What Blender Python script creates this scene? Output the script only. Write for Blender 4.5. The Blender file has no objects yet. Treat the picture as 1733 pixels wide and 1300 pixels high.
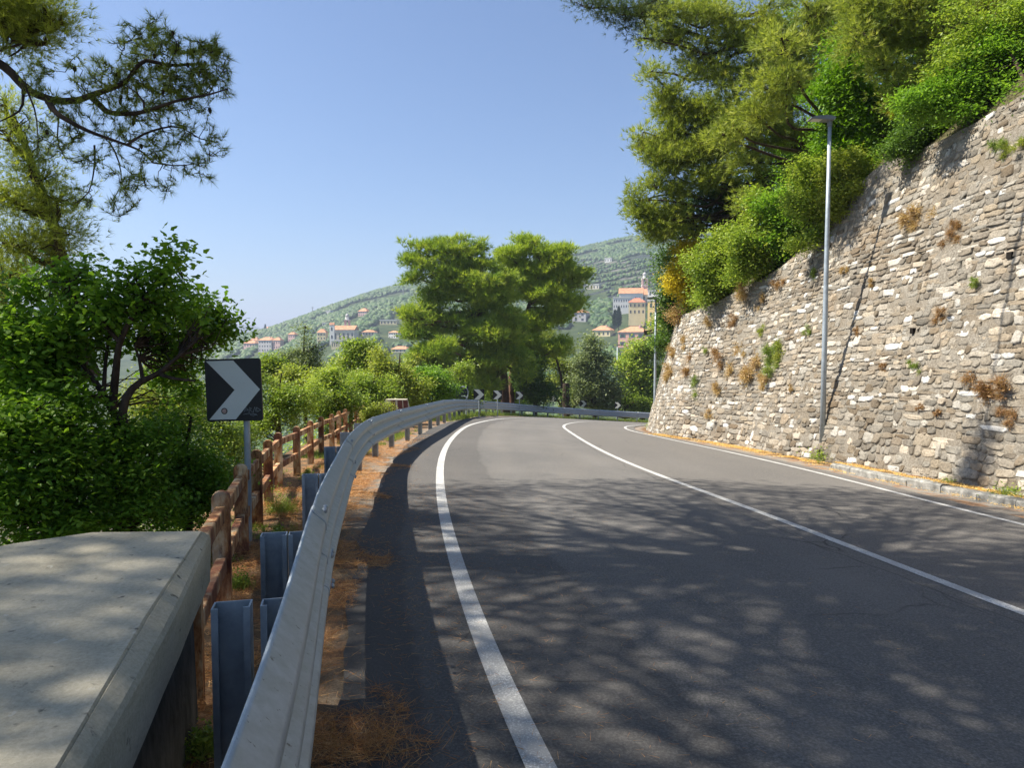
import bpy, bmesh, math, random
import numpy as np
from mathutils import Vector
random.seed(7)
RG = np.random.default_rng(11)
SC = bpy.context.scene
C = SC.collection
# ------------------------------------------------------------------ camera, sky, sun, exposure
W0, H0, F0 = 1733.0, 1300.0, 1200.0
PITCH = math.atan(65.0 / F0)
CAM = np.array([0.0, 0.0, 1.65])
cam = bpy.data.objects.new('camera', bpy.data.cameras.new('camera'))
C.objects.link(cam)
cam.location = CAM
cam.rotation_euler = (math.pi / 2 - PITCH, 0, 0)
cam.data.sensor_width = 36.0
cam.data.lens = F0 / W0 * 36.0
cam.data.clip_start = 0.05
cam.data.clip_end = 30000
SC.camera = cam
SUN_EL, SUN_AZ = math.radians(52), math.radians(-88)   # azimuth from +Y, negative = to the left
wd = bpy.data.worlds.new('World'); SC.world = wd; wd.use_nodes = True
nt = wd.node_tree
sky = nt.nodes.new('ShaderNodeTexSky'); sky.sky_type = 'NISHITA'
sky.sun_disc = False; sky.sun_elevation = SUN_EL; sky.sun_rotation = SUN_AZ
sky.air_density = 1.0; sky.dust_density = 1.3; sky.ozone_density = 6.0; sky.altitude = 150
bgn = nt.nodes['Background']; bgn.inputs[1].default_value = 0.070
nt.links.new(sky.outputs[0], bgn.inputs[0])
sd = bpy.data.lights.new('sun', 'SUN'); sd.energy = 4.6; sd.angle = math.radians(0.53); sd.color = (1.0, 0.925, 0.80)
sun = bpy.data.objects.new('sun', sd); C.objects.link(sun)
LS = Vector((math.sin(SUN_AZ) * math.cos(SUN_EL), math.cos(SUN_AZ) * math.cos(SUN_EL), math.sin(SUN_EL)))
sun.rotation_euler = LS.to_track_quat('Z', 'Y').to_euler(); sun.location = LS * 60
SC.view_settings.view_transform = 'Standard'; SC.view_settings.look = 'None'
SC.view_settings.exposure = 1.28; SC.view_settings.gamma = 1.0
SC.cycles.volume_bounces = 0; SC.cycles.max_bounces = 6; SC.cycles.transparent_max_bounces = 8
HAZE = .00032
SC.cycles.volume_step_rate = 5.0; SC.cycles.use_denoising = True

# ------------------------------------------------------------------ helpers
def ray(px, py):
    a = (px - W0 / 2) / F0; b = (H0 / 2 - py) / F0
    c, s = math.cos(PITCH), math.sin(PITCH)
    return np.array([a, b * s + c, b * c - s])
def at(px, py, Y):
    r = ray(px, py); return CAM + r * (Y / r[1])
def proj(p):
    d = np.asarray(p, float) - CAM
    c, s = math.cos(PITCH), math.sin(PITCH)
    dep = d[1] * c - d[2] * s; up = d[1] * s + d[2] * c
    return W0 / 2 + F0 * d[0] / dep, H0 / 2 - F0 * up / dep
def props(o, label=None, cat=None, group=None, kind=None):
    if label: o['label'] = label
    if cat: o['category'] = cat
    if group: o['group'] = group
    if kind: o['kind'] = kind
    return o
def thing(name, loc, label, cat, group=None, rz=0.0):
    o = bpy.data.objects.new(name, None); C.objects.link(o); o.location = tuple(map(float, loc)); o.rotation_euler = (0, 0, rz)
    o.empty_display_size = 0.2
    return props(o, label, cat, group)
def wloc(o):
    v = Vector((0, 0, 0))
    while o: v += o.location; o = o.parent
    return np.array(v)
def mk(name, V, Fc, mt, parent=None, local=False, smooth=False, attrs=None, fmat=None):
    """link one mesh object. V (n,3) world coords (or local), Fc = list of faces or (m,k) array"""
    V = np.asarray(V, np.float32).reshape(-1, 3)
    if parent is not None and not local: V = V - wloc(parent).astype(np.float32)
    me = bpy.data.meshes.new(name)
    if isinstance(Fc, np.ndarray):
        m, k = Fc.shape
        me.vertices.add(len(V)); me.vertices.foreach_set('co', V.ravel())
        me.loops.add(m * k); me.loops.foreach_set('vertex_index', Fc.astype(np.int32).ravel())
        me.polygons.add(m); me.polygons.foreach_set('loop_start', np.arange(0, m * k, k, dtype=np.int32))
        me.update(calc_edges=True)
    else:
        me.from_pydata(V.tolist(), [], Fc); me.update()
    for mm in (mt if isinstance(mt, (list, tuple)) else [mt]): me.materials.append(mm)
    if fmat is not None: me.polygons.foreach_set('material_index', np.asarray(fmat, np.int32))
    if smooth: me.polygons.foreach_set('use_smooth', np.ones(len(me.polygons), bool))
    for an, dom, dat in (attrs or []):
        a = me.attributes.new(an, 'FLOAT', dom); a.data.foreach_set('value', np.asarray(dat, np.float32))
    o = bpy.data.objects.new(name, me); C.objects.link(o)
    if parent is not None: o.parent = parent
    return o
class MB:
    def __init__(s): s.v = []; s.f = []; s.m = []
    def add(s, V, Fc, m=0):
        n = len(s.v); s.v += [tuple(map(float, p)) for p in V]; s.f += [tuple(i + n for i in f) for f in Fc]; s.m += [m] * len(Fc)
    def box(s, x0, x1, y0, y1, z0, z1, m=0):
        s.add([(x0, y0, z0), (x1, y0, z0), (x1, y1, z0), (x0, y1, z0), (x0, y0, z1), (x1, y0, z1), (x1, y1, z1), (x0, y1, z1)],
              [(0, 3, 2, 1), (4, 5, 6, 7), (0, 1, 5, 4), (1, 2, 6, 5), (2, 3, 7, 6), (3, 0, 4, 7)], m)
    def prism(s, poly, ax, a0, a1, m=0):
        """poly 2d in the plane normal to axis ax ('x','y','z'), extruded a0..a1"""
        n = len(poly)
        def p(u, v, w): return {'x': (w, u, v), 'y': (u, w, v), 'z': (u, v, w)}[ax]
        V = [p(u, v, a0) for u, v in poly] + [p(u, v, a1) for u, v in poly]
        s.add(V, [tuple(range(n))[::-1], tuple(range(n, 2 * n))] + [(i, (i + 1) % n, n + (i + 1) % n, n + i) for i in range(n)], m)
    def tube(s, pts, rad, k=6, cap=True, m=0):
        V, Fc = tube_geo([(np.asarray(pts, float), np.asarray(rad, float))], k)
        n = len(pts)
        s.add(V, [tuple(f) for f in Fc], m)
        if cap:
            b = len(s.v) - n * k
            s.f.append(tuple(b + i for i in range(k))[::-1]); s.m.append(m)
            s.f.append(tuple(b + (n - 1) * k + i for i in range(k))); s.m.append(m)
    def build(s, name, mt, parent=None, local=False, smooth=False):
        V = np.array(s.v, float)
        o = mk(name, V, s.f, mt, parent, local, smooth, fmat=s.m if any(s.m) else None)
        bm = bmesh.new(); bm.from_mesh(o.data); bmesh.ops.recalc_face_normals(bm, faces=bm.faces); bm.to_mesh(o.data); bm.free()
        return o
def tube_geo(paths, k=5):
    VV, FF, base = [], [], 0
    ang = np.arange(k) * 2 * np.pi / k
    for P, R in paths:
        P = np.asarray(P, float); n = len(P)
        R = np.broadcast_to(np.asarray(R, float), (n,))
        T = np.gradient(P, axis=0); T /= np.linalg.norm(T, axis=1, keepdims=True) + 1e-9
        ref = np.array([0.31, 0.17, 0.93]) if abs(T[0, 2]) < .8 else np.array([1.0, 0.2, 0.0])
        A = np.cross(T, ref); A /= np.linalg.norm(A, axis=1, keepdims=True) + 1e-9
        B = np.cross(T, A)
        ring = P[:, None] + R[:, None, None] * (np.cos(ang)[None, :, None] * A[:, None] + np.sin(ang)[None, :, None] * B[:, None])
        VV.append(ring.reshape(-1, 3))
        i = np.arange(n - 1)[:, None] * k; j = np.arange(k)[None]
        j2 = (j + 1) % k
        FF.append((base + np.stack([i + j, i + j2, i + k + j2, i + k + j], -1)).reshape(-1, 4))
        base += n * k
    return np.concatenate(VV), np.concatenate(FF)
def catmull(P, step):
    P = np.asarray(P, float); Q = np.vstack([2 * P[0] - P[1], P, 2 * P[-1] - P[-2]])
    out = []
    for i in range(1, len(Q) - 2):
        t = np.linspace(0, 1, 24, endpoint=False)[:, None]
        a, b, c, d = Q[i - 1], Q[i], Q[i + 1], Q[i + 2]
        out.append(.5 * (2 * b + (c - a) * t + (2 * a - 5 * b + 4 * c - d) * t ** 2 + (3 * b - a - 3 * c + d) * t ** 3))
    out.append(P[-1:]); out = np.vstack(out)
    L = np.r_[0, np.cumsum(np.linalg.norm(np.diff(out, axis=0), axis=1))]
    n = max(2, int(L[-1] / step)); s = np.linspace(0, L[-1], n + 1)
    return np.stack([np.interp(s, L, out[:, k]) for k in range(P.shape[1])], 1)
def normals2(P):
    T = np.gradient(P, axis=0); T /= np.linalg.norm(T, axis=1, keepdims=True)
    return np.stack([T[:, 1], -T[:, 0]], 1)          # right-hand normal
_ns = np.random.default_rng(5).random((64, 64))
def vnoise(x, y, sc=1.0, seed=0):
    x = np.asarray(x, float) / sc + seed * 17.3; y = np.asarray(y, float) / sc + seed * 7.7
    xi = np.floor(x).astype(int); yi = np.floor(y).astype(int); fx = x - xi; fy = y - yi
    fx = fx * fx * (3 - 2 * fx); fy = fy * fy * (3 - 2 * fy)
    g = lambda a, b: _ns[a % 64, b % 64]
    return ((g(xi, yi) * (1 - fx) + g(xi + 1, yi) * fx) * (1 - fy) + (g(xi, yi + 1) * (1 - fx) + g(xi + 1, yi + 1) * fx) * fy) * 2 - 1

# ------------------------------------------------------------------ materials
class NT:
    def __init__(s, name, rough=.8, spec=.3, metal=0.0):
        s.m = bpy.data.materials.new(name); s.m.use_nodes = True; s.t = s.m.node_tree; s.t.nodes.clear()
        s.out = s.n('ShaderNodeOutputMaterial'); s.b = s.n('ShaderNodeBsdfPrincipled')
        s.b.inputs['Roughness'].default_value = rough; s.b.inputs['Specular IOR Level'].default_value = spec; s.b.inputs['Metallic'].default_value = metal
        s.l(s.b.outputs[0], s.out.inputs[0])
        s.tc = s.n('ShaderNodeTexCoord'); s.pos = s.tc.outputs['Object']
    def n(s, t): return s.t.nodes.new(t)
    def l(s, a, b): s.t.links.new(a, b)
    def noise(s, scale, detail=4, rough=.55, vec=None, stretch=None):
        q = s.n('ShaderNodeTexNoise'); q.inputs['Scale'].default_value = scale; q.inputs['Detail'].default_value = detail; q.inputs['Roughness'].default_value = rough
        v = vec or s.pos
        if stretch:
            mp = s.n('ShaderNodeMapping'); mp.inputs['Scale'].default_value = stretch; s.l(v, mp.inputs[0]); v = mp.outputs[0]
        s.l(v, q.inputs['Vector']); return q.outputs['Fac']
    def attr(s, name):
        a = s.n('ShaderNodeAttribute'); a.attribute_name = name; return a.outputs['Fac']
    def ramp(s, fac, stops, interp='LINEAR'):
        r = s.n('ShaderNodeValToRGB'); r.color_ramp.interpolation = interp
        el = r.color_ramp.elements
        while len(el) < len(stops): el.new(.5)
        for e, (p, c) in zip(el, stops):
            e.position = p; e.color = (*c, 1) if not np.isscalar(c) else (c, c, c, 1)
        s.l(fac, r.inputs[0]); return r.outputs[0]
    def mix(s, fac, a, b, mode='MIX'):
        x = s.n('ShaderNodeMix'); x.data_type = 'RGBA'; x.blend_type = mode
        for v, i in ((fac, 0), (a, 6), (b, 7)):
            if isinstance(v, (int, float)): x.inputs[i].default_value = v if i == 0 else (v, v, v, 1)
            elif isinstance(v, tuple): x.inputs[i].default_value = (*v, 1)
            else: s.l(v, x.inputs[i])
        return x.outputs[2]
    def math(s, op, a, b=0.0):
        x = s.n('ShaderNodeMath'); x.operation = op
        for v, i in ((a, 0), (b, 1)):
            if isinstance(v, (int, float)): x.inputs[i].default_value = v
            else: s.l(v, x.inputs[i])
        return x.outputs[0]
    def color(s, c):
        if isinstance(c, tuple): s.b.inputs['Base Color'].default_value = (*c, 1)
        else: s.l(c, s.b.inputs['Base Color'])
        return s
    def bump(s, h, strength=.3, dist=.01):
        b = s.n('ShaderNodeBump'); b.inputs['Strength'].default_value = strength; b.inputs['Distance'].default_value = dist
        s.l(h, b.inputs['Height']); s.l(b.outputs[0], s.b.inputs['Normal']); return s
    def translucent(s, col, f=.35):
        t = s.n('ShaderNodeBsdfTranslucent'); mx = s.n('ShaderNodeMixShader'); mx.inputs[0].default_value = f
        s.l(col, t.inputs[0]); s.l(s.b.outputs[0], mx.inputs[1]); s.l(t.outputs[0], mx.inputs[2]); s.l(mx.outputs[0], s.out.inputs[0]); return s
def plain(name, c, rough=.8, spec=.3, metal=0.0, var=.25, scale=3.0):
    q = NT(name, rough, spec, metal)
    f = q.noise(scale, 5)
    a = tuple(x * (1 - var) for x in c); b = tuple(min(1, x * (1 + var)) for x in c)
    q.color(q.ramp(f, [(.3, a), (.7, b)])); return q.m
def leafmat(name, dark, mid, light, dry=None, tr=.38, rough=.55):
    q = NT(name, rough, .2)
    dark, mid, light = (tuple(min(.8, x * k_) for x in c_) for c_, k_ in ((dark, 1.5), (mid, 1.25), (light, 1.1)))
    v = q.attr('v'); n = q.noise(.9, 3)
    f = q.math('ADD', q.math('MULTIPLY', v, .65), q.math('MULTIPLY', q.math('SUBTRACT', n, .15), .55))
    st = [(.12, dark), (.45, mid), (.8, light)]
    if dry: st.append((.97, dry))
    c = q.ramp(f, st); q.color(c); q.translucent(q.mix(1.0, c, (1.25, 1.3, .6), 'MULTIPLY'), tr); return q.m
M = {}
q = NT('asphalt', .88, .25)
fine = q.noise(62, 4, .8); mid_ = q.noise(9, 5, .6); big = q.noise(.35, 4, .6)
c1 = q.ramp(fine, [(.36, (.045, .044, .042)), (.5, (.125, .120, .113)), (.64, (.28, .265, .245))])
c1 = q.mix(.45, c1, q.ramp(big, [(.35, (.098, .097, .095)), (.65, (.155, .147, .137))]))
c1 = q.mix(q.ramp(q.noise(1.2, 3, .5, stretch=(1, .12, 1)), [(.52, 0.0), (.7, .30)]), c1, (.16, .145, .125))
u = q.attr('u')
edge = q.ramp(q.math('ADD', u, q.math('MULTIPLY', q.noise(5, 3), .22)), [(.50, 1.0), (.56, 0.0)])
c1 = q.mix(q.math('MULTIPLY', edge, .60), c1, (.035, .035, .036))
seam = q.ramp(q.math('ABSOLUTE', q.math('SUBTRACT', q.math('ADD', u, q.math('MULTIPLY', q.noise(1.5, 2), .08)), 4.93)), [(.006, .5), (.02, 0.0)])
c1 = q.mix(seam, c1, (.03, .03, .03))
tr_ = q.ramp(q.math('FRACT', q.math('MULTIPLY', q.math('ADD', u, q.math('MULTIPLY', q.noise(.5, 2), .5)), .5)), [(.0, 0.0), (.3, .28), (.5, .0), (.75, .22), (1.0, 0.0)])
c1 = q.mix(q.math('MULTIPLY', tr_, q.ramp(big, [(.35, .3), (.6, 1.0)])), c1, (.19, .18, .168))
c1 = q.mix(q.ramp(u, [(.0, 0.0), (1.0, 0.0)]), c1, c1)
rl_ = q.ramp(q.math('DIVIDE', u, 10.0), [(.488, 0.0), (.492, .45)])
c1 = q.mix(rl_, c1, q.ramp(fine, [(.36, (.06, .056, .051)), (.6, (.195, .18, .162))]))
newer = q.ramp(q.math('DIVIDE', u, 10.0), [(.18, 1.0), (.186, 0.0)])
c1 = q.mix(q.math('MULTIPLY', newer, .32), c1, (.045, .042, .042))
crk = q.n('ShaderNodeTexVoronoi'); crk.feature = 'DISTANCE_TO_EDGE'; crk.inputs['Scale'].default_value = .55
wv = q.n('ShaderNodeMapping'); q.l(q.pos, wv.inputs[0]); nn = q.n('ShaderNodeTexNoise'); nn.inputs['Scale'].default_value = 2.2; q.l(q.pos, nn.inputs['Vector'])
q.l(q.mix(.22, wv.outputs[0], nn.outputs['Color']), crk.inputs['Vector'])
q.color(q.mix(q.math('MULTIPLY', q.ramp(crk.outputs['Distance'], [(.0, .85), (.007, 0.0)]), q.ramp(q.noise(.4, 2), [(.55, 0.0), (.62, 1.0)])), c1, (.03, .03, .03)))
q.bump(q.math('ADD', fine, q.math('MULTIPLY', mid_, .4)), .55, .012); M['asphalt'] = q.m
q = NT('line_paint', .7, .3)
w = q.noise(90, 4, .75)
wear = q.ramp(q.math('ADD', w, q.math('MULTIPLY', q.noise(3.0, 4), .35)), [(.50, 1.0), (.68, .0)])
q.color(q.mix(wear, (.36, .36, .35), q.ramp(q.noise(2.5, 4), [(.3, (.70, .70, .67)), (.7, (.84, .83, .80))])))
q.bump(w, .35, .006); M['line'] = q.m
q = NT('verge_soil', .95, .15)
nf = q.noise(70, 5, .75); nm = q.noise(3.2, 4, .6); nb = q.noise(1.1, 4, .6)
conc = q.ramp(nf, [(.3, (.13, .12, .105)), (.7, (.36, .335, .29))])
soil = q.ramp(nf, [(.3, (.05, .033, .02)), (.7, (.20, .14, .085))])
orange = q.ramp(q.noise(55, 4, .8, stretch=(1, .35, 1)), [(.3, (.11, .055, .03)), (.55, (.32, .17, .08)), (.75, (.50, .32, .17))])
c2 = q.mix(q.ramp(q.attr('u'), [(.50, 0.0), (.62, 1.0)]), soil, conc)
c2 = q.mix(q.ramp(q.math('ADD', nm, q.math('MULTIPLY', nf, .25)), [(.58, 0.0), (.72, .8)]), c2, orange)
q.color(c2); q.bump(nf, .6, .02); M['verge'] = q.m
q = NT('ground_soil', 1.0, .1)
q.color(q.ramp(q.noise(1.3, 6, .7), [(.3, (.035, .035, .018)), (.55, (.085, .078, .04)), (.75, (.16, .14, .07))])); M['ground'] = q.m
q = NT('hill_soil', 1.0, .05)
q.color(q.ramp(q.noise(.06, 6, .7), [(.35, (.03, .05, .02)), (.6, (.06, .08, .035)), (.75, (.14, .135, .08))])); M['hill'] = q.m
q = NT('galvanised', .5, .45, .35)
g1 = q.noise(14, 5, .7); g2 = q.noise(2.0, 4); g3 = q.noise(48, 3, .6, stretch=(.35, 1, 1))
gc = q.ramp(g1, [(.35, (.31, .36, .40)), (.65, (.45, .50, .54))])
gc = q.mix(q.ramp(g2, [(.5, 0.0), (.75, .25)]), gc, (.36, .37, .36))
gc = q.mix(q.ramp(g3, [(.66, 0.0), (.71, .8)]), gc, (.09, .085, .08))
q.color(gc); q.l(q.ramp(g1, [(.3, .42), (.7, .62)]), q.b.inputs['Roughness']); q.bump(g2, .05, .01); M['galv'] = q.m
q = NT('galvanised_post', .55, .4, .7)
q.color(q.ramp(q.noise(8, 5, .7), [(.3, (.23, .265, .30)), (.7, (.40, .445, .48))])); M['gpost'] = q.m
q = NT('rusty_paint', .85, .25)
r1 = q.noise(7, 6, .7, stretch=(1, 1, .35)); r2 = q.noise(30, 5, .7, stretch=(1, 1, .25)); r3 = q.noise(2.3, 3)
rc = q.ramp(r1, [(.30, (.06, .025, .015)), (.42, (.20, .08, .035)), (.50, (.44, .22, .09)), (.58, (.58, .42, .24)), (.70, (.64, .57, .44))])
rc = q.mix(q.ramp(r2, [(.55, 0.0), (.68, .8)]), rc, (.05, .02, .012))
rc = q.mix(q.ramp(r3, [(.5, 0.0), (.62, .7)]), rc, (.12, .045, .035))
q.color(rc); q.bump(r2, .5, .01); M['rust'] = q.m
q = NT('concrete_cap', .92, .2)
k1 = q.noise(3, 6, .7, stretch=(1, .4, 1)); k2 = q.noise(70, 4, .8); k3 = q.noise(22, 2, .4)
kc = q.ramp(k1, [(.3, (.33, .30, .22)), (.7, (.56, .51, .39))])
kc = q.mix(.40, kc, q.ramp(k2, [(.3, (.24, .22, .165)), (.7, (.64, .59, .47))]))
kc = q.mix(q.ramp(k3, [(.70, 0.0), (.76, .75)]), kc, (.06, .055, .045))
kc = q.mix(q.ramp(q.noise(1.1, 5), [(.5, 0.0), (.7, .35)]), kc, (.19, .17, .12))
kc = q.mix(q.ramp(q.noise(11, 6, .75), [(.62, 0.0), (.68, .55)]), kc, (.10, .10, .085))
kc = q.mix(q.ramp(q.noise(17, 3, .5, stretch=(1.3, 1, 1)), [(.70, 0.0), (.73, .6)]), kc, (.55, .53, .45))
q.color(kc); q.bump(q.math('ADD', k2, q.math('MULTIPLY', k1, 1.5)), .35, .012); M['concrete'] = q.m
q = NT('dark_concrete', .95, .1)
q.color(q.ramp(q.noise(6, 6, .7, stretch=(1, 1, .4)), [(.3, (.03, .03, .028)), (.6, (.11, .11, .10)), (.8, (.22, .21, .18))])); q.bump(q.noise(30, 4), .5, .02); M['dconc'] = q.m  # dark grey streaked concrete for the body under the cap
q = NT('wall_stone', .9, .2)
v = q.attr('v'); s1 = q.noise(22, 6, .75); s2 = q.noise(1.1, 4); s3 = q.noise(5, 6, .75, stretch=(1, 1, 3.5))
sc_ = q.ramp(v, [(.0, (.125, .108, .085)), (.25, (.20, .178, .145)), (.5, (.27, .243, .20)), (.72, (.35, .32, .27)), (.86, (.47, .45, .415)), (1.0, (.58, .565, .53))])
hv = q.math('FRACT', q.math('MULTIPLY', v, 37.7))
sc_ = q.mix(.8, sc_, q.ramp(hv, [(.0, (1.08, .98, .84)), (.35, (1.0, 1.0, 1.0)), (.7, (.90, .95, 1.0)), (.9, (1.05, .97, .86)), (1.0, (1.06, .95, .82))]), 'MULTIPLY')
sc_ = q.mix(.8, sc_, q.ramp(s1, [(.3, .35), (.5, 1.0), (.75, 1.45)]), 'MULTIPLY')
sc_ = q.mix(q.ramp(s2, [(.52, 0.0), (.72, .30)]), sc_, (.24, .16, .09))
sc_ = q.mix(q.ramp(s3, [(.60, 0.0), (.72, .5)]), sc_, (.10, .09, .075))
q.color(sc_); q.bump(q.math('ADD', s1, s3), .8, .025); M['stone'] = q.m
q = NT('wall_mortar', .95, .1)
m1 = q.noise(25, 6, .75); m2 = q.noise(1.4, 4)
mc = q.ramp(m1, [(.3, (.09, .078, .062)), (.5, (.20, .18, .148)), (.7, (.33, .305, .262))])
mc = q.mix(q.ramp(m2, [(.45, 0.0), (.65, .5)]), mc, (.15, .115, .075))
q.color(mc); q.bump(m1, .7, .02); M['mortar'] = q.m
q = NT('kerb_stone', .92, .2)
q.color(q.ramp(q.noise(9, 6, .7), [(.3, (.10, .10, .09)), (.7, (.36, .35, .32))])); q.bump(q.noise(30, 4), .4, .01); M['kerb'] = q.m
q = NT('pine_bark', .95, .1)
q.color(q.ramp(q.noise(9, 5, .7, stretch=(1, 1, .3)), [(.3, (.022, .017, .014)), (.65, (.085, .06, .045)), (.8, (.16, .11, .08))])); M['bark'] = q.m
q = NT('red_pine_bark', .95, .1)
q.color(q.ramp(q.noise(3, 5, .7, stretch=(1, 1, .4)), [(.3, (.05, .028, .02)), (.6, (.15, .085, .06)), (.8, (.26, .18, .14))])); M['bark_red'] = q.m
M['oak'] = leafmat('oak_leaf', (.04, .085, .012), (.105, .205, .022), (.24, .38, .045), tr=.45, rough=.42)
M['darkleaf'] = leafmat('dark_leaf', (.025, .055, .014), (.06, .115, .022), (.13, .21, .04), tr=.38, rough=.42)
M['bright'] = leafmat('bright_leaf', (.055, .10, .016), (.165, .235, .034), (.35, .41, .075), (.48, .41, .11), tr=.42, rough=.42)
M['yellowgreen'] = leafmat('yellowgreen_leaf', (.08, .11, .02), (.20, .25, .04), (.34, .36, .06), (.45, .33, .10), tr=.4)
M['locust'] = leafmat('locust_leaf', (.04, .085, .006), (.10, .20, .010), (.20, .35, .022), tr=.42)
M['pine'] = leafmat('pine_needle', (.05, .08, .02), (.14, .19, .04), (.29, .33, .08), (.40, .30, .12), tr=.34)
M['pine_far'] = leafmat('pine_needle_far', (.05, .10, .018), (.19, .27, .035), (.38, .44, .065), (.48, .36, .12), tr=.36)  # stronger, paler green needle colour for the distant trees
M['pine_dark'] = leafmat('pine_needle_dark', (.02, .04, .018), (.05, .085, .03), (.11, .14, .045), (.20, .14, .07), tr=.25)
M['pine_olive'] = leafmat('pine_needle_olive', (.07, .10, .02), (.20, .245, .045), (.38, .41, .08), (.46, .36, .13), tr=.40)
M['olive'] = leafmat('olive_leaf', (.06, .09, .04), (.14, .18, .08), (.24, .28, .13), tr=.3)
M['broom'] = leafmat('broom_flower', (.16, .16, .02), (.42, .34, .02), (.65, .50, .03), tr=.3)
M['dryplant'] = leafmat('dry_plant', (.14, .08, .035), (.34, .22, .10), (.52, .40, .22), tr=.3)
M['rustplant'] = leafmat('rust_plant', (.10, .05, .025), (.22, .12, .055), (.36, .23, .11), tr=.3)
M['grass'] = leafmat('grass_blade', (.05, .09, .02), (.14, .21, .04), (.28, .32, .08), (.45, .38, .16), tr=.35)
M['straw'] = leafmat('straw_needle', (.20, .075, .025), (.42, .20, .075), (.60, .36, .15), (.66, .48, .26), tr=.1)
M['yellowlitter'] = leafmat('yellow_litter', (.36, .20, .05), (.58, .36, .10), (.70, .50, .20), tr=.1)
M['woods'] = leafmat('far_woods', (.012, .030, .010), (.030, .065, .018), (.075, .125, .032), tr=.0)
M['olive_far'] = leafmat('far_olive', (.028, .05, .020), (.055, .085, .034), (.10, .135, .055), tr=.0)
M['blackpaint'] = plain('black_sign_paint', (.012, .012, .013), .45, .4, var=.2)
M['greysheet'] = plain('grey_reflective_sheet', (.58, .60, .56), .5, .4, var=.06)
M['signback'] = plain('sign_back', (.03, .034, .042), .6, .4, var=.2)
M['polegrey'] = plain('pole_grey', (.34, .39, .43), .5, .4, .4, var=.18, scale=9)
M['lampgrey'] = plain('lamp_head_grey', (.20, .21, .22), .5, .4, .3, var=.1)
M['lens'] = plain('lamp_lens', (.62, .60, .55), .3, .5, var=.05)
M['sticker'] = plain('sticker', (.45, .30, .26), .5, .3, var=.3, scale=60)
M['cone'] = plain('pine_cone', (.035, .022, .015), .9, .2)

M['dark'] = plain('drain_dark', (.015, .013, .011), .95, .1)
M['pine_light'] = leafmat('pine_needle_light', (.07, .12, .018), (.24, .32, .035), (.44, .50, .065), (.50, .38, .12), tr=.38)

# ------------------------------------------------------------------ ground height and the road's curves
_yy = np.array([-40, 0, 26, 33, 40, 46, 52, 58, 65, 80, 120.]); _zz = np.array([2.0, 0, -1.38, -1.88, -2.45, -2.97, -3.5, -4.1, -4.75, -6.0, -8.0])
_ty = np.arange(-40, 120, .5); _tz = np.interp(_ty, _yy, _zz)
_k = np.hanning(15); _k /= _k.sum(); _tz = np.convolve(np.pad(_tz, 7, mode='reflect', reflect_type='odd'), _k, 'valid')
_tz -= np.interp(0, _ty, _tz)
def zc(x, y):
    x = np.asarray(x, float); y = np.asarray(y, float)
    t = np.clip((y - 12) / 18, 0, 1); c = .033 + .022 * t * t * (3 - 2 * t)
    return np.interp(y, _ty, _tz) - c * np.clip(x, -2, 14)
def hit(px, py):
    r = ray(px, py); d = np.arange(1.0, 120, .02)
    P = CAM + r[None] * d[:, None]
    k = np.argmax(P[:, 2] <= zc(P[:, 0], P[:, 1])); return P[k]
def px2(pts): return [tuple(hit(*p)[:2]) for p in pts]
LLp = px2([(893, 1300), (842, 1160), (800, 1040), (770, 950), (752, 880), (744, 820), (746, 780), (757, 752), (775, 732), (797, 719)])
LLc = catmull([(2.3, -6), (1.15, -1)] + LLp + [(-.75, 35), (.1, 40), (2.0, 48.5), (5, 55), (9, 59.5), (14, 62.5), (20, 65), (32, 67.5), (50, 68)], .4)
CLp = px2([(1733, 1050), (1560, 970), (1380, 900), (1240, 850), (1120, 808), (1040, 775), (985, 745), (962, 730)])
CLc = catmull([(6.5, -5), (4.7, 1.5)] + CLp + [(2.15, 30.5), (2.9, 35), (4.4, 42), (7.2, 49), (11.5, 54.5), (17, 58.5), (24, 61), (36, 63), (52, 63.5)], .4)
RLp = px2([(1733, 893), (1600, 855), (1440, 815), (1300, 780), (1180, 754), (1100, 737), (1068, 730)])
RLc = catmull([(9.6, -4), (7.9, 3)] + RLp + [(4.9, 31), (5.9, 36), (8.2, 42), (12, 48.5), (17, 53.3), (24, 56.5), (36, 58.5), (52, 59)], .4)
RAILp = [(.9, -9), (.3, -4), (-.09, -1.5), (-.30, 0), (-.535, 1.34), (-.80, 2.55), (-1.17, 4.17), (-1.71, 7), (-2.11, 9.2), (-2.60, 12.66), (-2.74, 15), (-2.78, 17.3), (-2.72, 19.5), (-2.66, 21.8), (-2.6, 24.5), (-2.56, 29), (-2.5, 34), (-2.25, 40), (-1.75, 45), (-.7, 50.5), (1.6, 56.5), (5, 61.3), (9, 64.4), (13, 66.5), (20, 69), (32, 71), (50, 72)]
RAIL = catmull(RAILp, .25)
WB = catmull([(11.5, -8), (10.2, -2), (8.95, 4)] + [tuple(hit(p, q + 6)[:2]) for p, q in ((1695, 838), (1541, 811), (1411, 781), (1311, 762), (1234, 747), (1160, 736), (1118, 730))] + [(6.0, 31.5), (7.2, 36.5), (9.8, 42.5), (13.6, 48), (18.5, 52), (25, 55), (37, 57), (52, 57.5)], .25)
def smo(P, k=21):
    w = np.hanning(k); w /= w.sum(); Q = np.column_stack([np.convolve(np.pad(P[:, c], k // 2, mode='reflect', reflect_type='odd'), w, 'valid') for c in range(2)]); return Q
LLc, CLc, RLc = smo(LLc), smo(CLc, 31), smo(RLc, 31); WB = smo(WB, 25); RAIL = smo(RAIL, 15)
def offs(Cv, d):
    return Cv + normals2(Cv) * (d[:, None] if isinstance(d, np.ndarray) else d)
def drape(P, dz=0.0):
    return np.column_stack([P, zc(P[:, 0], P[:, 1]) + dz])
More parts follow.
